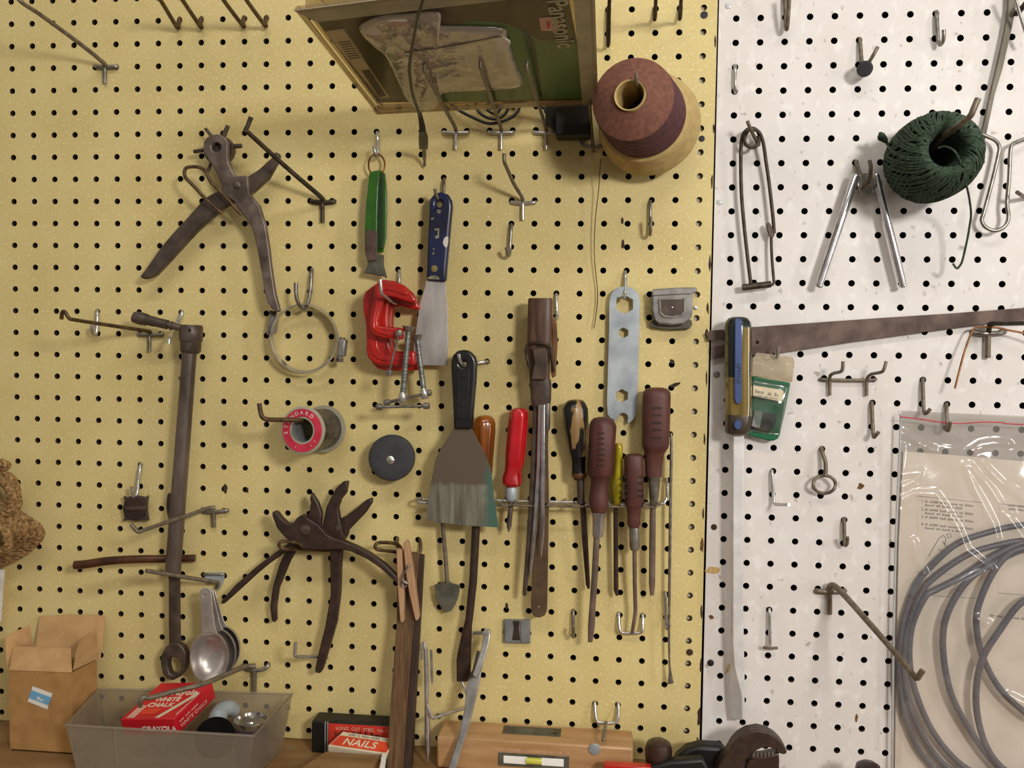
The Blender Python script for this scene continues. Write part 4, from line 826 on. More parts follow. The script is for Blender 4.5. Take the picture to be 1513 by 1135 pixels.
# ------------------------------------------------------------------ black spatula with the dull blade
t = thing('spatula', 'spatula with a black plastic handle and a wide dull stained blade', 'spatula', P(685, 560))
plate('handle', [(684.4, 517), (691, 518), (696, 521), (701.7, 527.5), (704, 536), (703.3, 556), (699.8, 598), (697, 635), (670, 635), (669, 600), (667.5, 570), (666, 542), (666.7, 533), (669, 525), (675.8, 518.5)], 38, 13, 'black_plastic', t, holes=[circ(684, 538, 4.6, n=14)], bevel=3, seg=3)
plate('handle_panel', [(674, 546), (694, 546), (690.5, 620), (674.5, 620)], 38.8, 2, 'black', t, bevel=.6)
plate('rivet', circ(684, 554.5, 4, n=16), 39.4, 2, 'black_plastic', t, bevel=.5)
plate('rivet', circ(682.5, 599, 4, n=16), 39.4, 2, 'black_plastic', t, bevel=.5)
m = M('spatula_blade', (134, 132, 116), .55, .3, (94, 88, 76), 40, .05, (4, 1, .35))
def blade_mat(m):
    nt = m.node_tree; L = nt.links; b = nt.nodes['Principled BSDF']; old = b.inputs['Base Color'].links[0].from_socket
    tc = nt.nodes.new('ShaderNodeTexCoord'); sx = nt.nodes.new('ShaderNodeSeparateXYZ'); L.new(tc.outputs['Object'], sx.inputs[0])
    n = nt.nodes.new('ShaderNodeTexNoise'); n.inputs['Scale'].default_value = 90; n.inputs['Detail'].default_value = 4; L.new(tc.outputs['Object'], n.inputs['Vector'])
    def m_(op, a, bb):
        x = nt.nodes.new('ShaderNodeMath'); x.operation = op
        for i, q in enumerate((a, bb)):
            if isinstance(q, (int, float)): x.inputs[i].default_value = q
            else: L.new(q, x.inputs[i])
        return x.outputs[0]
    def mr(f, lo, hi):
        r = nt.nodes.new('ShaderNodeMapRange'); r.inputs['From Min'].default_value = lo; r.inputs['From Max'].default_value = hi; L.new(f, r.inputs['Value']); return r.outputs['Result']
    def mix(f, a, c):
        x = nt.nodes.new('ShaderNodeMix'); x.data_type = 'RGBA'; L.new(f, x.inputs['Factor']); L.new(a, x.inputs['A']); x.inputs['B'].default_value = lin(c); return x.outputs['Result']
    wz = m_('ADD', sx.outputs['Z'], m_('MULTIPLY', n.outputs['Fac'], .012)); wx = m_('ADD', sx.outputs['X'], m_('MULTIPLY', n.outputs['Fac'], .016))
    c = mix(mr(wz, -.1155+.006, -.112+.006), old, (98, 84, 70))
    c = mix(m_('MULTIPLY', mr(wx, .034, .046), mr(m_('MULTIPLY', wz, -1.0), .075, .095)), c, (72, 106, 94))
    L.new(c, b.inputs['Base Color'])
blade_mat(m)
plate('blade', [(669.5, 633), (697, 633), (703, 645), (712, 662), (721, 682), (726, 698), (730, 735), (736.4, 779.5), (684, 777), (629.5, 769.6), (632, 742), (637, 714), (643, 680), (651, 663), (660, 650)], 34, 1.6, 'spatula_blade', t, bevel=.3)

# small toy trowel
t = thing('small_trowel', 'little gray metal trowel hanging below the wide dull blade', 'trowel', P(660, 850))
loft('shaft', [(650, 735, 655, 735, 12, 1), (650.5, 770, 657, 770, 12, 1), (655.5, 830, 662, 830, 13, 1), (657.5, 862, 664, 862, 13, .8)], 'wire_gray', t, n=14)
plate('blade', [(642, 864.7), (648, 862.5), (655, 861), (659, 857), (662.5, 857), (666.5, 861.5), (673, 863.8), (679.6, 864.7), (679, 874), (677, 883), (672.5, 894), (667, 902.8), (660, 905.6), (653, 900.5), (648, 893), (644.5, 883)], 14, 2, 'dull_gray', t, bevel=.6)

# ------------------------------------------------------------------ leather topped tool
t = thing('leather_tool', 'brown leather topped bundle of long flat and round steel blades', 'tool', P(800, 480))
loft('sheath', V([(441, 781.5, 815.5), (443.5, 780.5, 816.5), (480, 779.5, 815.5), (508, 779, 814.5), (521, 778, 814), (545, 781.5, 812.5), (562, 783, 812)], 26, .62), 'leather', t, n=28, power=4)
plate('strap', [(814, 462), (819, 470), (822.5, 478), (823.6, 508), (821.5, 545), (821, 556), (816, 559), (813, 548), (815, 520), (815, 490)], 20, 7, 'tan_leather', t, bevel=1.2)
tube('wire_band', [(782, 543, 36), (777.5, 522, 38), (778.5, 511.5, 39), (784, 507.5, 40), (797, 507, 40.5), (808, 509, 40), (813, 515, 38), (815, 530, 35), (818, 550, 30)], 2.3, 'wire_dark', t)
plate('tongue', [(786, 515), (806, 514), (809, 528), (806, 561), (785, 561), (790, 535)], 40, 5, 'leather_dark', t, bevel=1)
loft('collar', [(782.5, 562, 814, 560.5, 26, .6), (783, 570, 815, 569, 26, .62), (784.5, 592, 814.5, 590, 26, .6), (786, 601, 813, 599, 26, .55)], 'leather_dark', t, n=28, power=3)
loft('stub', V([(596, 803, 813.5), (633, 803.5, 813), (637, 806, 811)], 29), 'steel', t, n=20)
plate('flat_bar', [(799, 595), (811, 600), (809.5, 660), (811, 740), (809.5, 840), (808.3, 902), (805, 909.5), (798, 913), (790, 912), (785.5, 906), (784.6, 895), (787, 830), (792, 740), (796, 660)], 22, 4, 'bar_brown', t, holes=[circ(796.5, 897.5, 1.8, n=10)], bevel=.6)
loft('round_rod', [(795, 598, 803, 598, 31, 1), (792.5, 690, 800, 690, 30, 1), (787, 780, 794, 780, 29, 1), (782, 838, 786.8, 838, 28, 1), (782.3, 852, 784.3, 852, 27, 1)], 'chrome', t, n=18)
loft('round_rod', [(799, 598, 806.5, 598, 35, 1), (798.8, 700, 806, 700, 34, 1), (798.5, 790, 804.2, 790, 33, 1), (799.3, 824, 800.3, 824, 30, 1)], 'chrome', t, n=18)
loft('flat_blade', [(788, 598, 795.5, 598, 26, .6), (784, 690, 793, 690, 25, .6), (779, 780, 789, 780, 24, .6), (774, 850, 781.5, 850, 23, .6), (772, 876, 778.5, 876, 22, .6), (773, 880.5, 777.5, 880.5, 22, .4)], 'dark_iron', t, n=20, power=3.5)

# ------------------------------------------------------------------ flat hole wrench
def hexa(cx, cy, r): return circ(cx, cy, r, n=6, rot=math.pi/2)
plate('hole_wrench', [(901, 440), (904, 432), (910, 426.5), (917, 424), (925, 423.5), (933, 425), (940, 429.5), (944.5, 437), (945.8, 446), (944.5, 500), (943, 560), (941.7, 600), (940.3, 614), (936, 620), (928.5, 627), (926.5, 624), (928, 617), (926, 612.5), (921.5, 610.5), (917, 611.5), (914, 615), (912.5, 619), (909, 621.5), (902, 618), (897.5, 612.5), (896.5, 595), (898, 540), (899.5, 490), (900, 450)], 9, 2.4, 'zinc', holes=[hexa(922.7, 450, 14), hexa(921, 492, 7.8), hexa(919, 585, 9.8)], bevel=.5, label='flat light gray metal wrench plate with three hexagonal holes', cat='wrench')

# gray latch plate, small clip
t = thing('latch_plate', 'rounded gray metal latch plate with a dark window', 'latch plate', P(995, 455))
plate('back_plate', [(960, 478), (966, 472), (1022, 473), (1023, 480), (1019, 486), (990, 487.5), (968, 485), (961, 482)], 8, 5, 'dull_gray', t, bevel=.8)
plate('housing', [(963.5, 429), (966, 427.3), (1000, 425), (1020, 424.5), (1030.7, 425), (1030, 431.5), (1023.5, 434), (1023.5, 455), (1022.5, 466), (1018.5, 473.5), (1010.5, 478.5), (993, 480.5), (975, 479), (966.5, 472), (963.5, 460)], 18, 13, 'gray_metal', t, bevel=1.6)
plate('lip', [(964, 428.5), (1020, 425.5), (1021, 434), (964.5, 437)], 20, 3, 'gray_metal', t, bevel=.7)
fr_o = [(972.5, 443), (975, 440.3), (1012, 439.8), (1013.5, 442), (1013, 462), (1008, 467.5), (994, 470.5), (980, 469), (974, 463)]
fr_i = [(976, 443.5), (1010, 443), (1010, 460), (1006, 465), (994, 467.5), (982, 466), (977.3, 461)]
plate('window_rim', fr_o, 19.5, 2.5, 'steel', t, holes=[fr_i], bevel=.5)
plate('window', fr_i, 18.6, 1.5, 'leather_dark', t)
lathe('stud', P(993, 454.5, 18.5), (0, -1, 0), [(0, .0012), (.001, .001), (.0013, .0001)], 'bright_steel', t, 12)
t = thing('metal_clip', 'small square gray metal clip flat on the yellow pegboard', 'clip', P(763, 933))
plate('plate', [(744.5, 916), (783.3, 916.8), (783.3, 951.5), (744.3, 950.5)], 5, 4, 'gray_plastic', t, bevel=.5)
for a in ([(746, 918), (756.5, 918), (756.5, 948), (746, 948)], [(769.5, 919), (782, 919), (782, 949), (769.5, 949)]): plate('side_leaf', a, 6.3, 1.6, 'gray_plastic', t, bevel=.4)
plate('slot', [(758, 918), (768, 918), (766.5, 928), (768.5, 946), (757, 946), (759.5, 928)], 6, 1.4, 'black_iron', t, bevel=.3)

# ------------------------------------------------------------------ audio cable, thread strand
t = thing('audio_cable', 'thin black cable with a plug hanging over the clamshell pack', 'cable', P(626, 200))
tube('cord', [(629, -16, 345), (624.9, 0, 335), (615, 36, 296), (605.4, 94, 226), (606, 115, 200), (609.6, 139, 165), (618, 164, 122), (620, 172, 110)], 2.5, 'cord_black', t)
loft('strain_relief', [(617, 166, 623, 166, 118, 1), (619, 184, 628, 184, 80, 1), (620, 197, 630, 197, 58, 1)], 'rubber', t, n=18, mod=lambda q, th: 1)
loft('plug', [(619.5, 196, 630.5, 196, 60, 1), (618.6, 202, 632.5, 202, 50, 1), (618.8, 214, 632.6, 214, 34, 1), (619.4, 220.5, 632, 220.5, 24, 1)], 'black_plastic', t, n=24)
loft('pin', [(623.5, 220, 630, 220, 25, 1), (624, 232, 630.2, 232, 14, 1), (624.6, 236, 629.6, 236, 11, 1), (625.4, 237, 629.4, 237, 10, 1), (625.2, 243, 629.8, 243, 6, 1), (626.4, 246.5, 628.8, 246.5, 5, 1)], 'steel', t, n=16)
tube('thread', [(888, 235, 22), (885.5, 262, 16), (884.6, 280, 12), (880.5, 315, 9), (879, 335.5, 8), (878, 365, 7), (879, 391, 6), (882.5, 425, 5), (882.7, 446.6, 5), (880, 470, 5), (877.7, 485, 5)], .7, 'wire_brown', label='single loose thread strand hanging straight down from the thread cone', cat='thread')

# ------------------------------------------------------------------ thread cone
t = thing('thread_cone', 'large cone of brown sewing thread on a tan paper core', 'thread cone', P(958, 185))
A0, A1 = P(960, 185, 20), P(931.5, 142, 120); axd = (A1-A0); Ln = axd.length; axd.normalize()
rB = 76*S(960, 185, 20); rT = 62.5*S(936, 148, 112); rb = 23.8*S(929, 139, 120)
lathe('paper_core', A0, axd, [(.0, rB*.99), (.003, rB), (.010, rB*.985), (.034, rB*.86), (.036, rB*.8), (.004, rB*.9)], 'paper_tan', t, 64, closed=True)
prof = [(.045, rb*1.06), (.036, rB*.78)]
N = 60
for i in range(N+1):
    q = i/N; tt = .034+(Ln-.034-.012)*q; r = rB*.81+(rT-rB*.81)*q
    prof.append((tt, r*(1-.022*(0.5+0.5*math.sin(q*2*math.pi*5.5)))+.00012*(i % 2)))
prof += [(Ln-.0105, rT*.985), (Ln-.0095, rT*.95), (Ln+.001, rb*1.04), (Ln-.004, rb*1.03)]
bm = bmesh.new(); lathe_into(bm, A0, axd, prof, 72, 0, True)
m2 = M('thread_side_shade', (96, 54, 58), .8, 0, (72, 38, 42), 240, .1)  # darker copy of the thread, the side's shade put into its colour
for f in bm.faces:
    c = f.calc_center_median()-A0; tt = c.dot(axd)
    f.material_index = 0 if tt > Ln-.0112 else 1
mk('thread', bm, 'thread_brown', t, mats=['thread_brown', 'thread_side_shade'], smooth=35)
A2 = A0+axd*(Ln+.0015)
off = Vector((0, 0, 0))
lathe('core_tube', A2+off*.5-axd*.06, axd, [(0, rb), (.0615, rb), (.0625, rb*.97), (.0615, rb*.88), (0, rb*.88)], 'paper_tan', t, 40, closed=True)
lathe('core_floor', A2+off*.5-axd*.06, axd, [(0, .0001), (0, rb), (.001, rb), (.001, .0001)], 'enclosed_shade', t, 30)
hook('gray hook tip poking out of the thread cone bore', [(945, 150, 66), (943.5, 138, 96), (941, 127, 122), (940.2, 118, 128), (940.4, 108.5, 130)], 2.6, 'wire_gray')
# ------------------------------------------------------------------ big blue striped screwdriver
t = thing('screwdriver', 'big long screwdriver with a dark and yellow handle and blue stripe', 'screwdriver', P(1091, 560))
bm = bmesh.new()
HR = [(468.3, 1082, 1099), (470.5, 1076, 1105), (476, 1071.8, 1109.5), (484, 1070.3, 1111), (520, 1070.3, 1111), (555, 1070.3, 1111), (557, 1070.5, 1111), (600, 1071.5, 1111), (612, 1072, 1111), (614, 1072, 1111), (636, 1071.2, 1108), (640, 1073, 1105.5), (642.5, 1080, 1102)]
loft_into(bm, V(HR, 24), 48, 2.5, lambda q, th: 1-.05*(0.5-0.5*math.cos(8*th)) if .1 < q < .7 else 1)
M('amber_clear', (140, 118, 58), .15, 0, (84, 70, 30), 24, coat=.7, stretch=(3, 1, .3)); M('green_black', (20, 34, 30), .25, 0, (14, 24, 22), 30, coat=.4); M('end_brown', (70, 58, 46), .4, 0, (54, 44, 36), 30, coat=.3)
z1, z2 = P(1091, 557, 24).z, P(1091, 613, 24).z
xm = P(1091, 500, 24).x
for f in bm.faces:
    c = f.calc_center_median()
    f.material_index = 2 if c.z < z2 else (1 if (c.z > z1 and c.x < xm) or c.z > P(1091, 484, 24).z else (0 if c.z < z1 or c.x < xm+.010 else 2))
mk('handle', bm, 'amber_clear', t, mats=['amber_clear', 'green_black', 'end_brown'])
stripe = plate('stripe', [(1086, 472), (1091, 470.5), (1096, 472), (1096.3, 540), (1095.8, 588), (1094, 595), (1090.7, 597.5), (1087, 594.5), (1085.5, 587), (1085.8, 540)], 40.6, 2, 'blue_stripe', t, bevel=.5)
a_, b_ = P(1092.5, 566, 40.9), P(1092.5, 530, 40.9)
lettering('STANLEY', P(1094, 567, 40.7), b_-a_, (-1, 0, 0), .0052, 'black_ink', t)
plate('badge', circ(1090.5, 628, 5.4, 7, 20), 41.2, 3, 'blue_stripe', t, bevel=.6)
rows = []
bm = bmesh.new()
# square shaft turned a little so that a dark narrow side shows, ending in a flat ground tip
def sq(y, xl, xm_, xr, h, d, dl):
    return [P(xl, y, h-dl), P(xm_, y, h), P(xr, y, h-.6), P(xr, y, h-d), P(xl+1, y, h-dl-max(.8, d-dl))]
secs = [sq(640, 1081, 1084, 1099.5, 26, 11, 6), sq(820, 1080, 1083.5, 1097, 24, 11, 6), sq(950, 1079.5, 1083.5, 1099, 22, 10, 6), sq(985, 1079, 1085.5, 1100, 21, 10, 7), sq(1029, 1078.5, 1096.5, 1100.3, 20, 9, 9.5), sq(1050, 1079.8, 1096.5, 1099.3, 19.5, 8, 9), sq(1063.5, 1082, 1096.5, 1098.6, 19, 6, 8)]
rings = [[bm.verts.new(p) for p in s] for s in secs]
for i in range(len(rings)-1):
    for j in range(5): bm.faces.new((rings[i][j], rings[i][(j+1) % 5], rings[i+1][(j+1) % 5], rings[i+1][j]))
bm.faces.new(rings[0]); bm.faces.new(rings[-1])
M('bright_flat', (236, 234, 233), .36, .25, (218, 216, 216), 60)
mk('shaft', bm, 'bright_flat', t, smooth=15, bevel=.0004)

# saw blade
plate('saw_blade', [(1043, 492), (1050, 488.5), (1069, 487), (1085, 488), (1111, 483.5), (1200, 477), (1300, 470), (1400, 463.5), (1513, 455), (1560, 451), (1560, 465), (1513, 471.8), (1430, 482), (1359.5, 491.5), (1260, 505), (1159.6, 520.5), (1110, 526), (1069, 527.6), (1053.5, 530.5), (1051, 513), (1069, 509.5), (1072, 506), (1069, 501.5), (1047, 503.5)], 7, 2, 'rust_steel', holes=[circ(1119, 506, 2.6, n=10)], bevel=.3, label='long rusty tapering saw blade lying level across the white pegboard', cat='saw blade')

# green pouch
t = thing('small_pouch', 'small green pouch with a clear top, hanging behind the screwdriver handle', 'pouch', P(1135, 590))
hp = lambda x, y: 16+4*max(0, 1-abs(y-600)/55)*max(0, 1-abs(x-1133)/34)
front = [(1118, 521.5), (1135, 523), (1147, 525), (1165, 526.5), (1172, 529), (1174.5, 535), (1170.3, 564), (1111, 555), (1112.5, 530)]
plate('clear_top', front, 15, 1.2, 'pouch_film', t, holes=[circ(1147.3, 526.8+3.6, 2.6, n=10)], bevel=.3)
plate('header', [(1112, 549), (1171.5, 558), (1170, 566), (1110.5, 556)], 13.6, .5, 'cream_card', t)
plate('back', [(1112, 554.7), (1168.7, 566), (1161, 605), (1153, 641), (1150, 648.7), (1143, 651.8), (1135, 651.7), (1101.5, 642), (1106, 600)], 14, 4, 'green_pouch', t, bevel=1.6)
plate('tool_inside', [(1114, 606), (1149, 613), (1146, 627), (1136, 640), (1110, 634)], 16, 3, 'black_plastic', t, bevel=.8)
plate('comb', [(1115, 606), (1127, 608.5), (1123, 633), (1110, 630)], 17, 1.5, 'gray_metal', t, bevel=.4)
bm = bmesh.new()
nx, ny = 16, 18; gv = []
for j in range(ny+1):
    row = []
    for i in range(nx+1):
        u, v = i/nx, j/ny
        L0 = (1112.5-v*9, 560+v*78); R0 = (1166-v*14, 569+v*75)
        x = L0[0]+(R0[0]-L0[0])*u; y = L0[1]+(R0[1]-L0[1])*u
        e = (math.sin(math.pi*u)**.6)*(math.sin(math.pi*v)**.6)
        h = 14.6+5.2*e+.9*e*math.sin(9*u+5*v)+.7*e*math.sin(13*v-4*u)
        row.append(bm.verts.new(P(x, y, h)))
    gv.append(row)
for j in range(ny):
    for i in range(nx): bm.faces.new((gv[j][i], gv[j][i+1], gv[j+1][i+1], gv[j+1][i]))
film('pouch_clear', (200, 210, 205), .02, .1, .12, 40, (245, 250, 247), .12)
o = mk('clear_window', bm, 'pouch_clear', t, smooth=80)
sol = o.modifiers.new('Thick', 'SOLIDIFY'); sol.thickness = .0004
plate('label', [(1113, 569.5), (1156, 576.5), (1158, 579), (1156, 592), (1153.5, 593.5), (1112.5, 585)], 21.8, .5, 'cream_card', t, bevel=.2)
U_ = P(1150, 587, 22)-P(1114, 581, 22); V_ = P(1114, 571, 22)-P(1114, 581, 22)
blurred_print(P(1115.5, 580.5, 22.1), U_, V_, .0055, .012, 'gray_ink', t)
blurred_print(P(1134.5, 584, 22.1), U_, V_, .0055, .013, 'gray_ink', t)
blurred_print(P(1115.5, 585, 22.1), U_, V_, .002, .024, 'gray_ink', t)
hook('short hook passing through the clear top of the green pouch', [(1146, 519, -6), (1146, 519, 3), (1146.5, 527, 12), (1148, 529, 18), (1149, 523, 24), (1150, 513, 26)], 2.3, 'bright_steel')

# ------------------------------------------------------------------ green twine ball
t = thing('twine_ball', 'dark green ball of twine stuck on a thick gray peg', 'twine ball', P(1383, 230))
C0, C1 = P(1361, 244, 18), P(1401, 219.5, 102); axd = C1-C0; Ln = axd.length; axd.normalize()
u = axd.orthogonal().normalized(); v = axd.cross(u)
RB = .0405; rb = .0168
prof = [(.004, .012), (0, .024), (.005, .035), (.018, RB*.985), (.036, RB), (.054, RB*.985), (.070, RB*.92), (.080, RB*.8), (.0855, RB*.62), (Ln-.0, rb*1.18), (Ln-.003, rb), (Ln-.02, rb*.86), (Ln-.05, rb*.8)]
prof = [(a*Ln/.088 if a < Ln else a, r) for a, r in prof]
lathe('core', C0, axd, [(a-.0 if i < 1 else a, max(r-.0018, .001)) if i < 9 else (a-.001, r+.0016) for i, (a, r) in enumerate(prof)], 'twine_dark', t, 40)
bm = bmesh.new()
cp = cr(prof, 4)
NS = 190
for s in range(NS):
    lay = (s*7) % 3
    tw = (.55, .9, -.35)[lay]+random.uniform(-.12, .12); a0 = 2*math.pi*s/NS+random.uniform(-.04, .04); dr = (0, .0009, .0006)[lay]
    pl = []
    for i, (tt, r) in enumerate(cp):
        q = i/(len(cp)-1); an = a0+tw*q*2.2
        rr = r+dr*math.sin(math.pi*min(1, q*1.3))
        pl.append(C0+axd*(tt+dr*(1 if q > .55 else 0))+(u*math.cos(an)+v*math.sin(an))*rr)
    tube_into(bm, pl, .00115+random.uniform(-.00015, .0002), 5)
mk('winding', bm, 'twine', t, smooth=60)
tube('loose_end', [(1386, 219, 96), (1396, 216.5, 100), (1410.6, 223.8, 106), (1420.6, 243.8, 102), (1427, 270, 88), (1432, 292, 60), (1434.8, 316, 46), (1432.5, 335, 40), (1429, 355, 36), (1422, 385, 30), (1418, 393, 29), (1413.7, 396.6, 29), (1408, 389.7, 30)], 1.7, 'twine', t)
bm = bmesh.new()
for i in range(16):
    a, b = P(1311, 212, 30), P(1302+random.uniform(-5, 5), 200+random.uniform(-5, 6), 30+random.uniform(-6, 6))
    tube_into(bm, [a, (a+b)/2+Vector((random.uniform(-.002, .002), 0, 0)), b], .0012, 5)
tube_into(bm, [P(1323, 222, 36), P(1316, 217, 32), P(1311, 212, 30)], .0018, 6)
mk('tuft', bm, 'twine', t)

# ------------------------------------------------------------------ clear zip bag with paper and coiled cable
t = thing('zip_bag', 'clear zip bag with printed paper, a coiled gray cable inside', 'bag', P(1420, 800))
bag_h = lambda x, y: 14+10*min(1, max(0, (y-640)/150))*min(1, max(0, (x-1322)/40))
tp = thing('leaflet', 'cream printed instruction leaflet inside the clear zip bag', 'leaflet', P(1420, 850))
plate('sheet', [(1335, 667), (1400, 672), (1513, 682), (1735, 700), (1730, 1160), (1322, 1160), (1324, 1000), (1328, 800)], 3.2, .5, 'cream_paper', tp)
bm = bmesh.new()
def bar(x0, y0, x1, y1, w): plate_into(bm, [(x0, y0-w), (x1, y1-w), (x1, y1+w), (x0, y0+w)], 3.35, .12)
bar(1355, 733, 1452, 743, .4); bar(1355, 733, 1357, 845, .35); bar(1452, 743, 1452, 860, .35); bar(1352, 845, 1440, 852, .3)
for x0, y0, x1, y1 in ((1476, 744, 1513, 748), (1476, 744, 1476, 790), (1475.8, 850, 1475, 876), (1475, 876, 1513, 879), (1360, 879, 1440, 884)): plate_into(bm, [(x0-.3, y0), (x1+.3, y1), (x1+.3, y1+.7), (x0-.3, y0+.7)], 3.35, .12)
mk('ruled_lines', bm, 'gray_ink', tp, smooth=0)
U = (P(1440, 745, 3)-P(1367, 738, 3))
for i, (y, n) in enumerate(((741, 2), (753, 2), (764, 1), (775, 2))):
    lettering(str(i+1), P(1361, y+1.5, 3.45), U, (0, 0, 1), .0046, 'gray_ink', tp, 'lettering', .00005)
    for k in range(n): blurred_print(P(1367, y+1.5+k*5.2, 3.45), U, (0, 0, 1), .0034, (.052, .040)[k], 'gray_ink', tp)
for k in range(2): blurred_print(P(1490, 748+k*5.4, 3.45), U, (0, 0, 1), .0034, .05, 'gray_ink', tp)
blurred_print(P(1463, 911, 3.45), U, (0, 0, 1), .0034, .06, 'gray_ink', tp)
bm = bmesh.new()
for pl in ([(1372, 822), (1380, 808), (1388, 795), (1394, 791), (1398, 796), (1396, 806)], [(1386, 812), (1400, 816), (1408, 811)], [(1393, 800), (1401, 812)], [(1399, 790), (1404, 788), (1406, 793), (1401, 795), (1399, 790)]):
    tube_into(bm, pts3([(x, y, 3.4) for x, y in pl]), .0004, 5)
mk('diagram', bm, 'gray_ink', tp)
# cable coil, one continuous cable drawn as overlapping turns
tc_ = thing('brake_cable', 'coiled gray sheathed cable inside the clear zip bag', 'cable', P(1420, 900))
turns = [
 [(1560, 772), (1513, 775.6), (1466.6, 785), (1414, 804), (1371, 842), (1350, 872), (1331, 938), (1328.3, 1013), (1343, 1076), (1368, 1122), (1405, 1144)],
 [(1560, 794), (1513, 799), (1481, 804), (1433, 818.5), (1385, 850), (1359, 880), (1338.5, 945.5), (1340, 1022), (1362.8, 1086), (1396, 1131), (1432, 1145)],
 [(1560, 793), (1513, 802), (1466.6, 823), (1424, 851), (1383, 872), (1366, 884), (1346, 933), (1347, 1000), (1375.4, 1076), (1421, 1131), (1462, 1145)],
 [(1560, 800), (1513, 812), (1470, 832), (1430, 858), (1400.5, 905), (1393, 955.5), (1405.5, 1025.8), (1440.7, 1091), (1476, 1134), (1503, 1146)],
 [(1560, 806), (1513, 810), (1485.6, 823), (1465, 850), (1448, 887.7), (1442.3, 920), (1451, 968), (1476, 1016), (1513, 1052), (1560, 1080)],
 [(1560, 840), (1513, 888), (1476, 933), (1451, 975.6), (1442, 1025.8), (1448, 1076), (1466, 1118), (1495, 1144)]]
for i, tr in enumerate(turns):
    tr = [p for p in tr if p[0] <= 1513]; tr = tr+([(1535, 1150)] if i != 4 else [(1535, 1062)])+[(3070-x, y) for x, y in reversed(tr)]
    tube('turn', [(x, y, 8.4+i*1.6+1.0*math.sin(k*1.3+i)) for k, (x, y) in enumerate(tr)], (4.6, 4.6, 4.7, 5, 5, 5)[i], 'cable_gray', tc_, k=8, closed=True)
# bag film: two soft wrinkled sheets, zip strip and red line
random.seed(11)
RIDGES = [[(1332, 702), (1358, 697), (1352, 712), (1328, 722)], [(1330, 740), (1350, 730), (1382, 730), (1393, 745), (1415, 780), (1428, 813), (1452, 832), (1465, 841), (1447, 850), (1425, 860), (1408, 872)],
          [(1430, 697), (1427, 685), (1440, 722), (1452, 745), (1468, 775), (1473, 797)], [(1433, 685), (1450, 705), (1463, 722), (1478, 746), (1495, 758)], [(1450, 674), (1460, 690), (1480, 713), (1513, 737)],
          [(1349, 800), (1355, 825), (1366, 850), (1358, 868), (1350, 880)], [(1482, 757), (1492, 768), (1513, 797)], [(1435, 660), (1450, 650), (1468, 646), (1490, 646)], [(1332, 640), (1350, 648), (1378, 662)], [(1445, 915), (1460, 922)], [(1490, 1028), (1513, 1040)], [(1330, 660), (1326, 700), (1322, 800), (1320, 900)]]
def ridge(x, y):
    z = 0
    for R in RIDGES:
        for (x0, y0), (x1, y1) in zip(R[:-1], R[1:]):
            dx, dy = x1-x0, y1-y0; l2 = dx*dx+dy*dy
            if min(x0, x1)-14 > x or max(x0, x1)+14 < x or min(y0, y1)-14 > y or max(y0, y1)+14 < y: continue
            q = min(1, max(0, ((x-x0)*dx+(y-y0)*dy)/l2)); d = math.hypot(x-x0-q*dx, y-y0-q*dy)
            if d < 10: z = max(z, math.cos(d/10*math.pi/2)**2)
    return z
def sheet(name, hf, mat, y0, y1, st=1.9):
    bm = bmesh.new(); g = []
    ny = int((y1-y0)/st); nx = int((1745-1318)/(st*1.2))
    for j in range(ny+1):
        y = y0+(y1-y0)*j/ny; row = []
        xl = 1332-(y-612)*.012*1.6 if y > 650 else 1331
        for i in range(nx+1):
            x = xl+(1745-xl)*i/nx; row.append(bm.verts.new(P(x, y+(x-1330)*.065*(1 if y < 660 else max(0, 1-(y-660)/60)), hf(x, y))))
        g.append(row)
    for j in range(ny):
        for i in range(nx): bm.faces.new((g[j][i], g[j][i+1], g[j+1][i+1], g[j+1][i]))
    o = mk(name, bm, mat, t, smooth=80)
    return o
def hfront(x, y):
    b = 15+8*min(1, max(0, (y-632)/120))*min(1, max(0, (x-1319)/12))
    if y < 655: b = 15
    return b+4.6*ridge(x, y)+.7*math.sin(x*.09+y*.03)+.5*math.sin(y*.07-x*.04)
sheet('front_film', hfront, 'zip_bag', 606, 1160)
plate('back_film', [(1333, 607), (1745, 625), (1745, 1160), (1320, 1160), (1326, 800)], 2.2, .3, 'zip_bag', t)
tube('zip_line', [(1330, 616, 16), (1360, 619.5, 16.3), (1390, 624, 16.6), (1420, 626, 16.6), (1450, 624, 16.3), (1480, 624.5, 16), (1513, 627.5, 16), (1745, 634, 16)], .9, 'spool_red', t)
tube('edge_seam', [(1331, 612, 12), (1329.5, 660, 12), (1325, 760, 10), (1321.5, 880, 9), (1319.6, 1000, 9), (1318, 1160, 9)], 1.5, 'white_plastic', t)
# ------------------------------------------------------------------ clamshell pack lying on the long hooks, seen from below
random.seed(5)
t = thing('clamshell_pack', 'clear clamshell pack of dark and green card lying on the long hooks', 'pack', P(720, 120, 60))
BL, BR, FL = P(556, 168, 52), P(884, 153, 52), P(434, 14, 300)
FR = BR+(FL-BL)*1.13
def K(u, v, dz=0): return (BL*(1-u)+BR*u)*(1-v)+(FL*(1-u)+FR*u)*v+Vector((0, 0, dz*.001))
def inv_k(px, py):
    """where the sight of (px, py) meets the pack's underside"""
    u, v = .5, .5
    for _ in range(30):
        def pr(a, b):
            q = K(a, b); d = (q.x-CAM[0], Z0-q.z-CAM[1], q.y-CAM[2])
            c = [sum(ROT[k][i]*d[i] for i in range(3)) for k in range(3)]
            return FPX*c[0]/c[2]+756.5, FPX*c[1]/c[2]+567.5
        x, y = pr(u, v); e = 1e-4; x1, y1 = pr(u+e, v); x2, y2 = pr(u, v+e)
        a, b, c, d = (x1-x)/e, (x2-x)/e, (y1-y)/e, (y2-y)/e; D = a*d-b*c
        u += (d*(px-x)-b*(py-y))/D; v += (-c*(px-x)+a*(py-y))/D
    return u, v
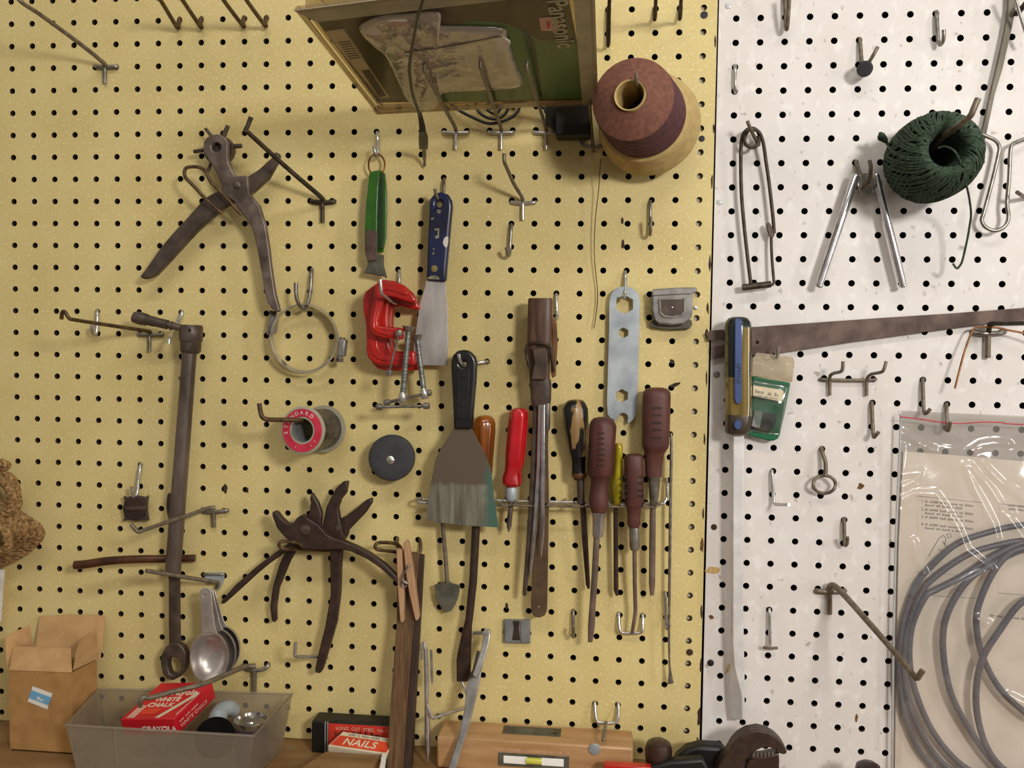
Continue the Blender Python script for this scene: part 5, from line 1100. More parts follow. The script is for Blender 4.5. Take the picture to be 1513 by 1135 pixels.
def slab(name, pl, dz0, dz1, mat, uv=False, sm=0, bevel=0):
    pl = cr(pl, sm, True) if sm else pl
    q = pl if uv else [inv_k(*p) for p in pl]
    bm = bmesh.new()
    a = [bm.verts.new(K(u, v, dz0)) for u, v in q]; b = [bm.verts.new(K(u, v, dz1)) for u, v in q]; n = len(q)
    for j in range(n): bm.faces.new((a[j], a[(j+1) % n], b[(j+1) % n], b[j]))
    for f in (a, b):
        g = bm.faces.new(f); g.normal_update()
        if n > 4: bmesh.ops.triangulate(bm, faces=[g])
    return mk(name, bm, mat, t, bevel=bevel*.001)
slab('tray_sheet', [(0, 0), (1, 0), (1, 1), (0, 1)], 0, .6, 'clear_sheet', True)
def rim(q0, q1): return [(q0, q0*.9), (q1, q0*.9)]
bm = bmesh.new()
for path in ([(0.012, .012), (.988, .012), (.988, .988), (.012, .988)],):
    tube_into(bm, [K(u, v, 1) for u, v in path], .0028, 10, True)
for path in ([(.045, .05), (.955, .05), (.955, .95), (.045, .95)],):
    tube_into(bm, [K(u, v, 3) for u, v in path], .0022, 8, True)
mk('rim', bm, 'clear_tray', t)
slab('right_flange', [(.93, .0), (1.0, .0), (1.0, 1.0), (.93, 1.0)], -1.2, -.4, 'spool_plastic', True)
slab('back_flange', [(.0, .0), (.93, .0), (.93, .055), (.0, .055)], -1.0, -.3, 'clear_tray', True)
slab('front_flange', [(.05, .905), (.93, .905), (.93, 1.0), (.0, 1.0)], -1.0, -.3, 'spool_plastic', True)
for sx in (0, 1):
    pass
slab('tray_wall', [(.03, .03), (.97, .03), (.97, .04), (.03, .04)], 1, 26, 'clear_tray', True)
slab('tray_wall', [(.03, .03), (.04, .03), (.04, .97), (.03, .97)], 1, 26, 'clear_tray', True)
slab('tray_wall', [(.96, .03), (.97, .03), (.97, .97), (.96, .97)], 1, 26, 'clear_tray', True)
slab('tray_lid', [(.03, .03), (.97, .03), (.97, .97), (.03, .97)], 26, 26.6, 'clear_tray', True)
slab('dark_card', [(465, 28.5), (838, -12), (852, 62), (868, 150), (558, 153)], 1.0, 1.8, 'card_dark')
slab('green_panel', [(640, 44), (700, 33), (750, 36), (795, 60), (851, 64), (869, 146), (612, 153), (600, 120)], .7, 1.0, 'card_green')
M('card_green_deep', (4, 48, 26), .5, 0); slab('green_stripe', [(768, 38), (776, 45), (786, 58), (793, 80), (802, 145), (797, 145), (788, 85), (780, 60), (772, 48)], .3, .7, 'card_green_deep')
slab('sticker', [(478, 46.5), (508.5, 42), (577, 145), (561, 147)], .3, .9, 'clear_tray')
slab('sticker_label', [(480, 47.5), (507, 43.5), (574, 143), (562, 145)], .2, .4, 'cream_card')
bm = bmesh.new()
def slab_into(pl, z0, z1):
    q = [inv_k(*p) for p in pl]; a = [bm.verts.new(K(u, v, z0)) for u, v in q]; b = [bm.verts.new(K(u, v, z1)) for u, v in q]
    for f in [a, b]+[(a[j], a[(j+1) % len(a)], b[(j+1) % len(a)], b[j]) for j in range(len(a))]: bm.faces.new(f)
for i in range(8):
    y = 61+i*3.4; x = 500+i*2.2
    slab_into([(x, y+1.5), (x+17, y-.5), (x+18, y+.9), (x+1, y+2.9)], .05, .2)
mk('barcode', bm, 'card_dark', t)
slab('dark_square', [(534, 104.5), (546, 103), (571, 142), (560.5, 144)], .05, .2, 'card_dark')
slab('price_tag', [(796.5, 26.5), (823, 25), (826, 45.5), (799.5, 45.5)], -.1, .4, 'label_pink')
slab('price_mark', [(808, 31), (812, 31), (812.5, 42), (809, 42)], -.3, -.1, 'spool_red')
A, B, C_ = (K(*inv_k(*q), -.25) for q in ((807.5, 0), (825.5, 76), (829.5, 0)))
lettering('Panasonic', A, B-A, C_-A, (B-A).length/4.3, 'spool_plastic', t, 'lettering', .0001, bold=True)
# bubble of clear film with a pale tool inside, hanging under the card
out = [(530.5, 39), (545, 28), (566, 22), (600, 20), (647, 16.7), (650, 30), (640, 36), (660, 38), (700, 38.5), (744, 41.6), (750, 55.5), (764, 98), (773, 118), (761, 128), (700, 133), (655, 137), (650, 150), (640, 160), (618, 161), (603, 148), (594, 133), (581, 104), (569, 80.5), (552, 66), (537, 52)]
q = [inv_k(*p) for p in cr(out, 3, True)]; n = len(q); cu, cv = sum(a for a, b in q)/n, sum(b for a, b in q)/n
bm = bmesh.new(); rings = []
for s, d in ((1.0, -.2), (1.0, -1.4), (.97, -2.6), (.9, -3.4), (.75, -3.9), (.5, -4.1), (.2, -4.1)):
    rings.append([bm.verts.new(K(cu+(u-cu)*s, cv+(v-cv)*s, d+(.35*math.sin(i*.9)+.35*math.sin(i*.37+s*9) if s < .96 else 0))) for i, (u, v) in enumerate(q)])
for i in range(len(rings)-1):
    for j in range(n): bm.faces.new((rings[i][j], rings[i][(j+1) % n], rings[i+1][(j+1) % n], rings[i+1][j]))
f = bm.faces.new(rings[-1]); f.normal_update(); bmesh.ops.triangulate(bm, faces=[f])
mk('blister', bm, 'bubble_wrap', t, smooth=60)
slab('tool_inside', [(538, 42), (560, 28), (600, 24), (603, 34), (620, 42), (700, 44), (742, 48), (748, 70), (640, 82), (590, 92), (572, 72), (550, 58)], -3.2, -1, 'white_paper', sm=2)
slab('packed_sheet', [(596, 95), (745, 60), (764, 116), (650, 130), (610, 150)], -2.4, -.6, 'cream_card')
slab('round_part', circ(663, 102, 17, 17, 20), -3.2, -2.4, 'gray_plastic')
def ktube(name, pl, dz, r, mat):
    bm = bmesh.new(); tube_into(bm, [K(*inv_k(x, y), dz) for x, y in cr(pl, 5)], r, 6); mk(name, bm, mat, t)
ktube('crease', [(598, 70), (625, 66), (668, 60), (730, 47), (742, 46)], -4.4, .0007, 'wire_gray')

# black adapter and its cable on the board under the pack
t = thing('power_adapter', 'black power adapter with coiled cord behind the clamshell pack', 'adapter', P(845, 178))
plate('body', [(819, 150), (872, 148), (872, 200), (820.5, 200.5)], 34, 26, 'black', t, bevel=2)
plate('side_shadow', [(805, 152), (820, 151), (820, 196), (806, 180)], 24, 14, 'black_plastic', t, bevel=1)  # the adapter's shadow side, shaped as a solid black piece
tube('cord', [(662, 150, 10), (680, 164, 11), (704, 176, 12), (722, 182.5, 12), (740, 180, 12), (758, 172, 11), (767, 160, 10), (762, 148, 10), (730, 140, 12), (705, 150, 14), (704, 160, 15), (716, 172, 16), (735, 176, 15), (748, 166, 14), (750, 155, 14), (738, 147, 14), (722, 152, 16), (720, 162, 17), (733, 168, 17), (742, 158, 16), (760, 150, 14), (800, 158, 14), (806, 166, 16)], 2.3, 'cord_black', t)

# ------------------------------------------------------------------ rope coil at the picture edge, paper strip
t = thing('rope_coil', 'coil of brown twisted rope hanging at the picture edge', 'rope', P(10, 760))
bm = bmesh.new()
def rope(pl, R):
    pl = pl+[(-60-x, y, h*.8+4) for x, y, h in reversed(pl) if x > -39]
    q = [P(*p) for p in cr(pl+pl[:1], 10)]; n = len(q); ln = 0
    tw = []; 
    for i in range(n):
        if i: ln += (q[i]-q[i-1]).length
        tg = (q[min(i+1, n-1)]-q[max(i-1, 0)]).normalized(); uu = (Vector((0, -1, 0))-tg*tg.dot(Vector((0, -1, 0)))).normalized(); tw.append((uu, tg.cross(uu), ln))
    for s in range(3):
        tube_into(bm, [q[i]+(tw[i][0]*math.cos(tw[i][2]*300+s*2.094)+tw[i][1]*math.sin(tw[i][2]*300+s*2.094))*R*.52 for i in range(n)], R*.58, 7)
for i in range(5):
    rope([(-40, 738+i*9, 30+i*3), (-4, 744+i*8, 36+i*4), (28-i*5, 760+i*5, 36+i*4), (60-i*11, 786+i, 28+i*4), (42-i*8, 811-i*3, 22+i*3), (4, 832-i*6, 18+i*3), (-40, 843-i*7, 14+i*3)], .0046)
rope([(-30, 706, 40), (0, 710, 50), (14, 722, 52), (18, 742, 50), (12, 756, 48), (-20, 760, 44)], .0052)
rope([(-30, 700, 24), (6, 702, 24), (20, 712, 22), (24, 730, 20), (22, 752, 18), (-20, 765, 18)], .005)
rope([(-30, 684, 24), (2, 684, 26), (8, 690, 24), (-20, 694, 20)], .0048)
rope([(-30, 775, 56), (4, 780, 58), (11, 796, 58), (9, 812, 56), (-30, 822, 50)], .005)
mk('strands', bm, 'rope', t, smooth=60)
plate('paper_strip', [(-30, 838), (6.5, 842), (4, 872), (1.5, 918), (-30, 935)], 16, 1, 'white_paper', label='white paper strip edge hanging below the rope coil', cat='paper')

# ------------------------------------------------------------------ cardboard box standing on the bench
t = thing('cardboard_box', 'open brown cardboard box with a blue and white sticker', 'box', Vector((P(60, 1000, 50).x, -.05, BENCH)))
def onb(x, y, h): 
    p = P(x, y, h); return Vector((p.x, p.y, BENCH+.0006))
a, b = P(13, 991, 71), P(106, 994.6, 71); c, d = P(143, 976, 31), P(50, 972, 31)
th = .0012
def wall(name, p, q, mat='kraft', inward=None):
    n = (q-p).cross(Vector((0, 0, 1))).normalized()*th
    if inward is not None and n.dot(inward) < 0: n = -n
    bm = bmesh.new(); P0, Q0 = Vector((p.x, p.y, BENCH+.0006)), Vector((q.x, q.y, BENCH+.0006))
    prism_into(bm, [P0, Q0, q, p], n); return mk(name, bm, mat, t)
ce = (a+b+c+d)/4
wall('front_panel', a, b, inward=ce-a); wall('side_panel', b, c, inward=ce-b); wall('back_panel', c, d, inward=ce-c); wall('side_panel', d, a, inward=ce-d)
bm = bmesh.new(); prism_into(bm, [Vector((p.x, p.y, BENCH+.0008)) for p in (a, b, c, d)], Vector((0, 0, th))); mk('base_panel', bm, 'kraft', t)
def flap(p): 
    prism('flap', [P(q[0], q[1], max(4, q[2]-15)) for q in p], Vector((.0002, .0011, .0003)), 'kraft_light', t)
flap([(13.5, 990.5, 86.5), (20, 956, 69), (103.5, 959, 69), (105.5, 994, 86.5)])
flap([(10, 989, 82), (8, 944, 76), (12, 938, 72), (43, 924.5, 50), (50, 957, 46)])
flap([(107.5, 991, 84), (112, 965, 82), (116.5, 950.4, 80), (123, 944, 74), (142, 931, 52), (143.5, 974, 46)])
flap([(50.5, 968, 44), (55, 940, 30), (58, 911.6, 12), (100, 909, 12), (154, 910.5, 12), (151, 945, 30), (147.5, 974, 44)])
n_ = (b-a).cross(Vector((0, 0, 1))).normalized()
if n_.y > 0: n_ = -n_
prism('sticker', [P(*q, 71.6) for q in ((48.5, 1014), (77.7, 1025), (70, 1048.5), (41, 1036.7))], Vector((0, -.0003, 0)), 'white_paper', t)
prism('sticker_band', [P(*q, 72.0) for q in ((46.6, 1019.6), (75.9, 1030.8), (72, 1042.4), (42.7, 1031.2))], Vector((0, -.0003, 0)), 'blue_sticker', t)
blurred_print(P(54, 1033.5, 72.6), P(66, 1038, 72.6)-P(54, 1033.5, 72.6), (0, 0, 1), .005, .009, 'white_paper', t)

# ------------------------------------------------------------------ frosted bin with things in it
t = thing('plastic_bin', 'frosted clear plastic bin on the bench holding chalk box and can', 'bin', Vector((P(250, 1080, 60).x, -.06, BENCH)))
rim_ = [P(145.5, 1018, 29), P(432.5, 1025.5, 29), P(375, 1088, 119), P(97, 1072, 119)]
cx = sum(p.x for p in rim_)/4; cy = sum(p.y for p in rim_)/4
low = [Vector((cx+(p.x-cx)*.9, cy+(p.y-cy)*.9, BENCH+.001)) for p in rim_]
def inset(p, z, k): return Vector((cx+(p.x-cx)*k, cy+(p.y-cy)*k, z))
nm = ('back_wall', 'side_wall', 'front_wall', 'side_wall')
for i in range(4):
    j = (i+1) % 4; bm = bmesh.new()
    A = [low[i], low[j], rim_[j], rim_[i]]; B = [inset(low[i], low[i].z, .982), inset(low[j], low[j].z, .982), inset(rim_[j], rim_[j].z, .982), inset(rim_[i], rim_[i].z, .982)]
    va = [bm.verts.new(p) for p in A]; vb = [bm.verts.new(p) for p in B]
    for f in [va, vb]+[(va[k], va[(k+1) % 4], vb[(k+1) % 4], vb[k]) for k in range(4)]: bm.faces.new(f)
    mk(nm[i], bm, 'bin_plastic', t)
bm = bmesh.new(); prism_into(bm, [inset(p, BENCH+.001, .985) for p in low], Vector((0, 0, .0014))); mk('base', bm, 'bin_plastic', t)
bm = bmesh.new(); tube_into(bm, rim_, .0016, 10, True); mk('rim', bm, 'bin_plastic', t)
bm = bmesh.new(); tube_into(bm, [P(169, 1079, 120), P(173, 1138, 114)], .0011, 8); mk('raised_line', bm, 'bin_plastic', t)  # pale tube in place of a reflected streak on the bin
# chalk box leaning in the bin
t = thing('chalk_box', 'red box of white chalk leaning in the frosted bin', 'box', P(220, 1040, 60))
A = P(177.5, 1063, 102); Bq = P(257, 1062.5, 102); Cq = P(238, 1009, 45); Dq = Cq+(Bq-A)
nv = (Bq-A).cross(Cq-A).normalized()
if nv.z > 0: nv = -nv
bm = bmesh.new(); prism_into(bm, [A, Bq, Dq, Cq], nv*.021); mk('carton', bm, 'red_card', t, bevel=.0008)
U = (Bq-A).normalized(); Vv = (Cq-A); Vl = Vv.length; Vv = Vv.normalized(); Wd = (Bq-A).length; upn = -nv
def on(u, v, e=.0003): return A+U*(Wd*u)+Vv*(Vl*v)+upn*e
lettering('crayola', on(.38, .64), U, Vv, .012, 'cream_card', t, bold=True)
lettering('WHITE', on(.27, .47), U, Vv, .009, 'cream_card', t, bold=True, shear=.2)
lettering('CHALK', on(.24, .32), U, Vv, .009, 'cream_card', t, bold=True, shear=.2)
bm = bmesh.new()
def band(pl): prism_into(bm, [on(*p, .0002) for p in pl], upn*.0002)
for k in range(3): band([(.10+k*.05, .03), (.125+k*.05, .03), (.125+k*.05, .36), (.10+k*.05, .36)])
band([(.62, .03), (.70, .03), (.98, .62), (.98, .70), (.93, .70)]); band([(.955, .1), (.968, .1), (.99, .66), (.975, .66)])
mk('stripes', bm, 'cream_card', t, smooth=0)
bm = bmesh.new(); band([(.26, .13), (.55, .13), (.58, .27), (.28, .27)]); mk('panel', bm, 'orange_card', t, smooth=0)
F0 = A+nv*.0155; lettering('CRAYOLA', F0+U*(Wd*.36)-Vv*.0003, U, -nv, .0085, 'white_ink', t, bold=True)
E0 = Bq+nv*.017+U*.0003; lettering('WHITE CHALK', E0+Vv*.006, Vv, -nv, .0065, 'label_pink', t)
blurred_print(E0+Vv*.006+nv*(-.0075), Vv, -nv, .004, .032, 'label_pink', t)
t = thing('film_can', 'small can with a shiny silver lid in the frosted bin', 'can', Vector((P(372, 1060, 64).x, -.064, BENCH)))
p = P(371.5, 1062, 64); p0 = Vector((p.x, p.y, BENCH+.0028)); hh = p.z-p0.z
lathe('body', p0, (0, 0, 1), [(0, .0165), (.0005, .0175), (hh-.006, .0175), (hh-.005, .017)], 'can_purple', t, 40)
lathe('lid', p0, (0, 0, 1), [(hh-.007, .0178), (hh-.001, .0188), (hh, .0185), (hh, .0165), (hh-.003, .0155), (hh-.0034, .006), (hh-.002, .005), (hh-.002, .0001)], 'can_silver', t, 40)
t = thing('round_lid', 'black round knob leaning on the front of the frosted bin', 'lid', P(318, 1090, 80))
lathe('disc', P(318, 1091, 98), P(317.5, 1092, 106)-P(318.4, 1090, 94)+Vector((0, 0, .004)), [(0, .018), (.001, .0205), (.007, .0205), (.008, .0195), (.0082, .0001)], 'matte_black', t, 40)
t = thing('pipe_fitting', 'pale gray elbow fitting between chalk box and can in the bin', 'fitting', P(335, 1050, 50))
tube('elbow', [(320, 1068, 78), (323, 1056, 72), (329, 1049, 64), (338, 1046, 57), (346, 1050, 50)], [11, 11.5, 11.5, 11, 10], 'pale_gray', t, seg=20)
lathe('collar', P(321, 1064, 76), P(320, 1068, 78)-P(323, 1056, 72), [(-.006, .0098), (.004, .0098), (.004, .0062), (-.006, .0062)], 'pale_gray', t, 24, closed=True)
tube('nail', [(414, 1110, 20), (420, 1108, 22), (430, 1105, 24)], 1.7, 'bright_steel', label='small bright nail lying on the bench beside the frosted bin', cat='nail')

# ------------------------------------------------------------------ black and red carton, nails carton, kraft box
t = thing('long_carton', 'long black carton with a red band, lying against the pegboard', 'carton', Vector((P(520, 1080, 20).x, -.02, BENCH)))
zt = P(462, 1066, 32).z
x0, x1, x2 = P(460, 1066, 32).x, P(480, 1066, 32).x, P(606, 1070, 32).x
def bx(name, xa, xb, ya, yb, za, zb, mat, par, bevel=.8):
    bm = bmesh.new(); prism_into(bm, [Vector((xa, ya, za)), Vector((xb, ya, za)), Vector((xb, ya, zb)), Vector((xa, ya, zb))], Vector((0, yb-ya, 0))); return mk(name, bm, mat, par, bevel=bevel*.001)
bx('carton', x0, x2, -.032, -.005, BENCH+.0005, zt, 'black', t, 2)
bx('red_band', x1+.0045, x2, -.0326, -.031, BENCH+.010, zt-.0012, 'carton_red', t, .2)
bm = bmesh.new()
for xx in (x1, x1+.0028): 
    prism_into(bm, [Vector((xx, -.0325, BENCH+.002)), Vector((xx+.0012, -.0325, BENCH+.002)), Vector((xx+.0012, -.0325, zt)), Vector((xx, -.0325, zt))], Vector((0, .002, 0)))
mk('edge_lines', bm, 'gray_ink', t, smooth=0)
lettering('LONG  CUT  STEEL  No. 1 10', Vector((x1+.013, -.0329, zt-.0075)), (1, 0, 0), (0, 0, 1), .0052, 'label_pink', t)
blurred_print(Vector((x1+.012, -.0329, zt-.0142)), (1, 0, 0), (0, 0, 1), .0066, .058, 'leather', t)
bm = bmesh.new(); tube_into(bm, [Vector((x1+.018+i*.0021, -.0331, zt-.012+.0042*math.sin(i*1.9)*(1 if i % 3 else .3))) for i in range(24)], .0006, 5)
mk('marker_scrawl', bm, 'black_ink', t)
blurred_print(Vector((x1+.010, -.026, zt+.0003)), (1, 0, 0), (0, 1, 0), .011, .06, 'rubber', t)
t = thing('nails_carton', 'orange and cream carton of nails lying in front of the black carton', 'carton', P(530, 1100, 50))
A = P(484.5, 1102, 62); Bq = P(569, 1114.5, 62); Cq = P(506.5, 1081, 40); Dq = Cq+(Bq-A)
nv = (Bq-A).cross(Cq-A).normalized()
if nv.z > 0: nv = -nv
bm = bmesh.new(); prism_into(bm, [A, Bq, Dq, Cq], nv*.009); mk('carton', bm, 'cream_card', t, bevel=.0006)
U = (Bq-A).normalized(); Vv = (Cq-A); Vl = Vv.length; Vv.normalize(); Wd = (Bq-A).length; upn = -nv
bm = bmesh.new(); prism_into(bm, [A+U*.0015+Vv*.002+upn*.0002, A+U*(Wd-.0005)+Vv*.002+upn*.0002, A+U*(Wd-.0005)+Vv*(Vl*.72)+upn*.0002, A+U*.0015+Vv*(Vl*.72)+upn*.0002], upn*.0002); mk('orange_panel', bm, 'orange_card', t, smooth=0)
lettering('NAILS', A+U*.012+Vv*(Vl*.2)+upn*.0006, U, Vv, .0135, 'cream_card', t, bold=True, shear=.25, space=1.05)
blurred_print(A+U*.010+Vv*(Vl*.79)+upn*.0006, U, Vv, .0042, .05, 'gray_ink', t)
t = thing('flat_box', 'flat tan kraft box lying in front of the nails carton', 'box', P(500, 1125, 80))
A, Bq = P(481, 1104.5, 64), P(562, 1117.5, 64); Cq, Dq = P(440, 1145, 108), P(543, 1157, 108)
zz = (A.z+Bq.z)/2
tp_ = [Vector((p.x, p.y, zz-.0015)) for p in (A, Bq, Dq, Cq)]
bm = bmesh.new(); prism_into(bm, tp_, Vector((0, 0, BENCH+.0006-zz+.0015))); mk('carton', bm, 'bench_wood', t, bevel=.0008)
bm = bmesh.new(); q_ = [P(565, 1113, 65), P(571, 1114, 64), P(566, 1150, 106), P(558, 1150, 108)]; prism_into(bm, q_, Vector((0, 0, -.006))); mk('white_edge', bm, 'white_paper', t)

# ------------------------------------------------------------------ dark wooden strip, clothespin
t = thing('wood_strip', 'dark brown grooved wooden strip leaning from hook to bench', 'wood strip', P(600, 960))
hs = lambda x, y: 17+(y-815)*.13
plate('strip', [(588, 818), (619, 821), (612, 900), (604, 1000), (597, 1090), (594, 1150), (569.5, 1150), (573, 1097), (580, 1000), (585.7, 925)], hs, 10, 'wood_strip', t, bevel=.8)
plate('side_face', [(619, 821), (625.5, 822), (619.5, 936), (612.5, 1050), (607, 1150), (594, 1150), (597, 1090), (604, 1000), (612, 900)], lambda x, y: hs(x, y)-2.5, 9, 'wood_strip_shade', t, bevel=.6)  # the strip's side face, its shade put into a darker wood tone
bm = bmesh.new()
for a_, b_ in (((601, 819), (581, 1150)), ((617.5, 821), (593, 1150)), ):
    n = 10
    pl = [(a_[0]+(b_[0]-a_[0])*i/n+math.sin(i*.8)*.5, a_[1]+(b_[1]-a_[1])*i/n) for i in range(n+1)]
    tube_into(bm, [P(x, y, hs(x, y)+.1) for x, y in pl], .0007, 6)
mk('edge_line', bm, 'tan_leather', t)
t = thing('clothespin', 'wooden spring clothespin clipped at the top of the dark strip', 'clothespin', P(600, 860))
plate('leg', [(585.5, 812), (594, 814), (595, 845), (597, 880), (596.5, 918), (593.5, 921), (591, 918), (588, 880), (586.5, 845)], 38, 9, 'wood_light', t, bevel=.8)
plate('leg', [(595.5, 803), (600, 799), (603, 803), (608.5, 835), (613, 865), (619, 912), (617, 917.5), (613.5, 917), (605, 880), (600, 850)], 40, 9, 'wood_light', t, bevel=.8)
sp = [(597+4.6*math.cos(a), 863+4.6*math.sin(a), 30+a*1.0) for a in [i*.5 for i in range(26)]]
tube('spring', sp+[(593.5, 856, 43), (598, 845, 43), (605, 834, 42), (607, 836, 38)], 1.3, 'steel', t, k=2)

# ------------------------------------------------------------------ pen, caliper, their hook
t = thing('pocket_pen', 'slim chrome pen-like tool with a clip, leaning on the bench', 'pen', P(630, 1040))
loft('barrel', [(625.5, 958, 632, 958, 30, 1), (627, 1000, 633.5, 1000, 34, 1), (627.5, 1040, 634, 1040, 38, 1), (627.5, 1080, 636, 1080, 42, 1), (628.5, 1106, 636, 1106, 44, 1), (630, 1117, 634.5, 1117, 45, 1), (631.3, 1127.5, 632.7, 1127.5, 46, 1)], 'chrome', t, n=24)
tube('cap', [(626.5, 948, 30), (628, 960, 30)], [2.4, 3.2], 'bright_steel', t, sm=False)
plate('side_clip', [(620.5, 952), (623, 950), (624.5, 974), (621.5, 976)], 30, 3, 'bright_steel', t, bevel=.3)
plate('clip', [(635, 960), (638.6, 961), (640, 1009), (637.5, 1012), (636, 1000)], 33, 1.6, 'gray_metal', t, bevel=.3)
hook('thin bent hook reaching between the pen and the steel bar', [(700, 1043, -6), (698, 1043, 1), (690, 1045.5, 10), (660, 1054.5, 34), (645, 1060, 44), (639.5, 1061, 48), (636, 1055, 49), (630.5, 1040, 50)], 2.5, 'bright_steel')
t = thing('steel_bar_tool', 'jointed silver bar tool slanting down onto the bench', 'tool', P(705, 1000))
plate('bar', [(690, 1007), (700, 1000), (712, 985), (710, 1000), (704, 1030), (694, 1070), (681, 1110), (673, 1140), (669, 1152), (657, 1152), (664, 1130), (676, 1092), (686, 1050)], lambda x, y: 20+(y-930)*.25, 5, 'gray_metal', t, bevel=1.2)
plate('arm', [(715, 930), (723, 930.5), (725, 937), (722, 952), (717, 972), (711, 992), (703, 1003), (698, 998), (705, 978), (710, 962), (713, 945)], lambda x, y: 24+(y-930)*.25, 5, 'bright_steel', t, bevel=1.2)
plate('side_arm', [(704, 962), (709, 964), (706, 985), (700, 1003), (694, 1008), (690, 1005), (698, 990)], 22, 4, 'dull_gray', t, bevel=.8)
tube('pivot', [(700, 935, 16), (712, 935, 24)], 2.2, 'bright_steel', t, sm=False)
lathe('rivet', P(716, 936, 28), (0, -1, 0), [(0, .003), (.001, .0026), (.0013, .0001)], 'bright_steel', t, 16)
tube('link', [(683, 1008, 20), (688, 1020, 24), (692, 1035, 27)], 2, 'bright_steel', t)
hook('bright hook at the top of the jointed silver bar tool', [(716, 934.5, -6), (716, 934.5, 1), (714, 935.5, 8), (706, 936, 12), (697, 936, 14)], 2.4, 'bright_steel')

M('white_window_glass', (250, 248, 242), .3, 0, (242, 240, 234), 40)  # plain white of the level's windows
# ------------------------------------------------------------------ wooden level, knob, wrench, dome on the bench
t = thing('spirit_level', 'wooden spirit level with a white vial window lying on the bench', 'level', Vector((P(790, 1100, 40).x, -.04, BENCH)))
zf = P(700, 1081, 48).z
xa, xb = P(646, 1078, 48).x, P(936, 1100, 48).x
zf2 = BENCH+.036
body = bx('body', xa, xb, -.050, -.006, BENCH+.0005, zf2, 'level_wood', t, 2.5)
bx('top_plate', P(741, 1080, 40).x, P(828, 1086, 40).x, -.034, -.014, zf2-.0006, zf2+.0006, 'dull_gray', t, .3)
for q in (748, 822): lathe('screw', Vector((P(q, 1082, 30).x, -.026, zf2+.0005)), (0, 0, 1), [(0, .003), (.0008, .0026), (.001, .0001)], 'rust_brown', t, 14)
def fx(px, py): 
    p = P(px, py, 50.3); return p
vz0, vz1 = fx(740, 1116).z, fx(740, 1127).z
bx('window_frame', fx(736, 1120).x, fx(841, 1120).x, -.0508, -.048, vz1-.0035, vz0+.0030, 'dull_gray', t, .6)
bx('window', fx(744, 1120).x, fx(779, 1120).x, -.0514, -.049, vz1, vz0, 'white_window_glass', t, .4)
bx('window', fx(800, 1120).x, fx(833, 1120).x, -.0514, -.049, vz1, vz0, 'white_window_glass', t, .4)
bm = bmesh.new(); tube_into(bm, [Vector((fx(778, 1120).x, -.0502, (vz0+vz1)/2)), Vector((fx(801, 1120).x, -.0502, (vz0+vz1)/2))], .0038, 14); mk('vial', bm, 'vial', t)
lathe('bolt', fx(878.5, 1107), (0, -1, 0), [(0, .0062), (.0009, .0062), (.0014, .0052), (.0016, .0001)], 'zinc', t, 20)
bm = bmesh.new(); prism_into(bm, [Vector((fx(730, 1112).x, -.0503, fx(730, 1109).z)), Vector((fx(842, 1112).x, -.0503, fx(730, 1109).z)), Vector((fx(842, 1112).x, -.0503, fx(730, 1105).z)), Vector((fx(730, 1112).x, -.0503, fx(730, 1105).z))], Vector((0, .002, 0))); mk('finger_groove', bm, 'wood_light', t)
t = thing('hand_plane', 'black hand plane with a round dark wooden front knob beside the level', 'hand plane', Vector((P(1000, 1120, 55).x, -.055, BENCH)))
kx = P(973, 1110, 50).x; k0 = Vector((kx, -.05, BENCH))
zt = P(973, 1094, 50).z-BENCH
lathe('knob', k0, (0, 0, 1), [(.0005, .012), (.010, .0105), (zt-.030, .0115), (zt-.020, .0138), (zt-.010, .0144), (zt-.003, .0125), (zt, .008), (zt+.0006, .0001)], 'knob_wood', t, 36, label='round dark wooden knob')
bx('lever', P(893, 1131, 70).x, P(962, 1131, 70).x, -.076, -.066, BENCH+.0005, P(920, 1128, 70).z, 'red_paint', t, 1)['label'] = 'red painted end'
plate('body', [(985, 1150), (1000, 1120), (1015, 1108), (1036, 1102.5), (1062, 1104), (1074, 1110), (1076, 1124), (1072, 1150)], 50, 18, 'black', t, bevel=4, seg=3)
plate('base', [(940, 1140), (990, 1126), (1040, 1122), (1055, 1150), (940, 1150)], 68, 14, 'black', t, bevel=3)
t = thing('black_wrench', 'big black wrench with toothed curved jaw lying on the bench', 'wrench', P(1110, 1110, 60))
plate('jaw', [(1076, 1112), (1083, 1100), (1092, 1090), (1105, 1082.5), (1121, 1079.5), (1136, 1083), (1148, 1090.5), (1157, 1100), (1163, 1110), (1162, 1114.5), (1158, 1115.5), (1147, 1112.5), (1147, 1108), (1137, 1105), (1125, 1106), (1113, 1112), (1102, 1124), (1095, 1150), (1056, 1150), (1064, 1128)], 70, 18, 'black_iron', t, bevel=4, seg=3)
plate('lower_jaw', [(1104, 1126), (1116, 1119), (1128, 1118.5), (1140, 1116), (1151, 1112), (1152, 1124), (1151, 1150), (1098, 1150)], 68, 16, 'knob_wood', t, bevel=2)
for i in range(6): lathe('tooth', P(1113+i*5.6, 1116.5-(i > 2)*(i-2)*.6, 67), (0, 0, 1), [(-.002, .0021), (.001, .0019), (.003, .0008)], 'dark_iron', t, 8)
t = thing('domed_cap', 'dark wooden domed cap on the bench below the clear bag', 'knob', Vector((P(1283, 1126, 60).x, -.06, BENCH)))
zt = P(1283, 1125.5, 60).z-BENCH
lathe('dome', Vector((P(1283, 1126, 60).x, -.06, BENCH)), (0, 0, 1), [(.0005, .0115), (zt-.008, .0125), (zt-.004, .0115), (zt-.001, .007), (zt, .0001)], 'knob_wood', t, 32)

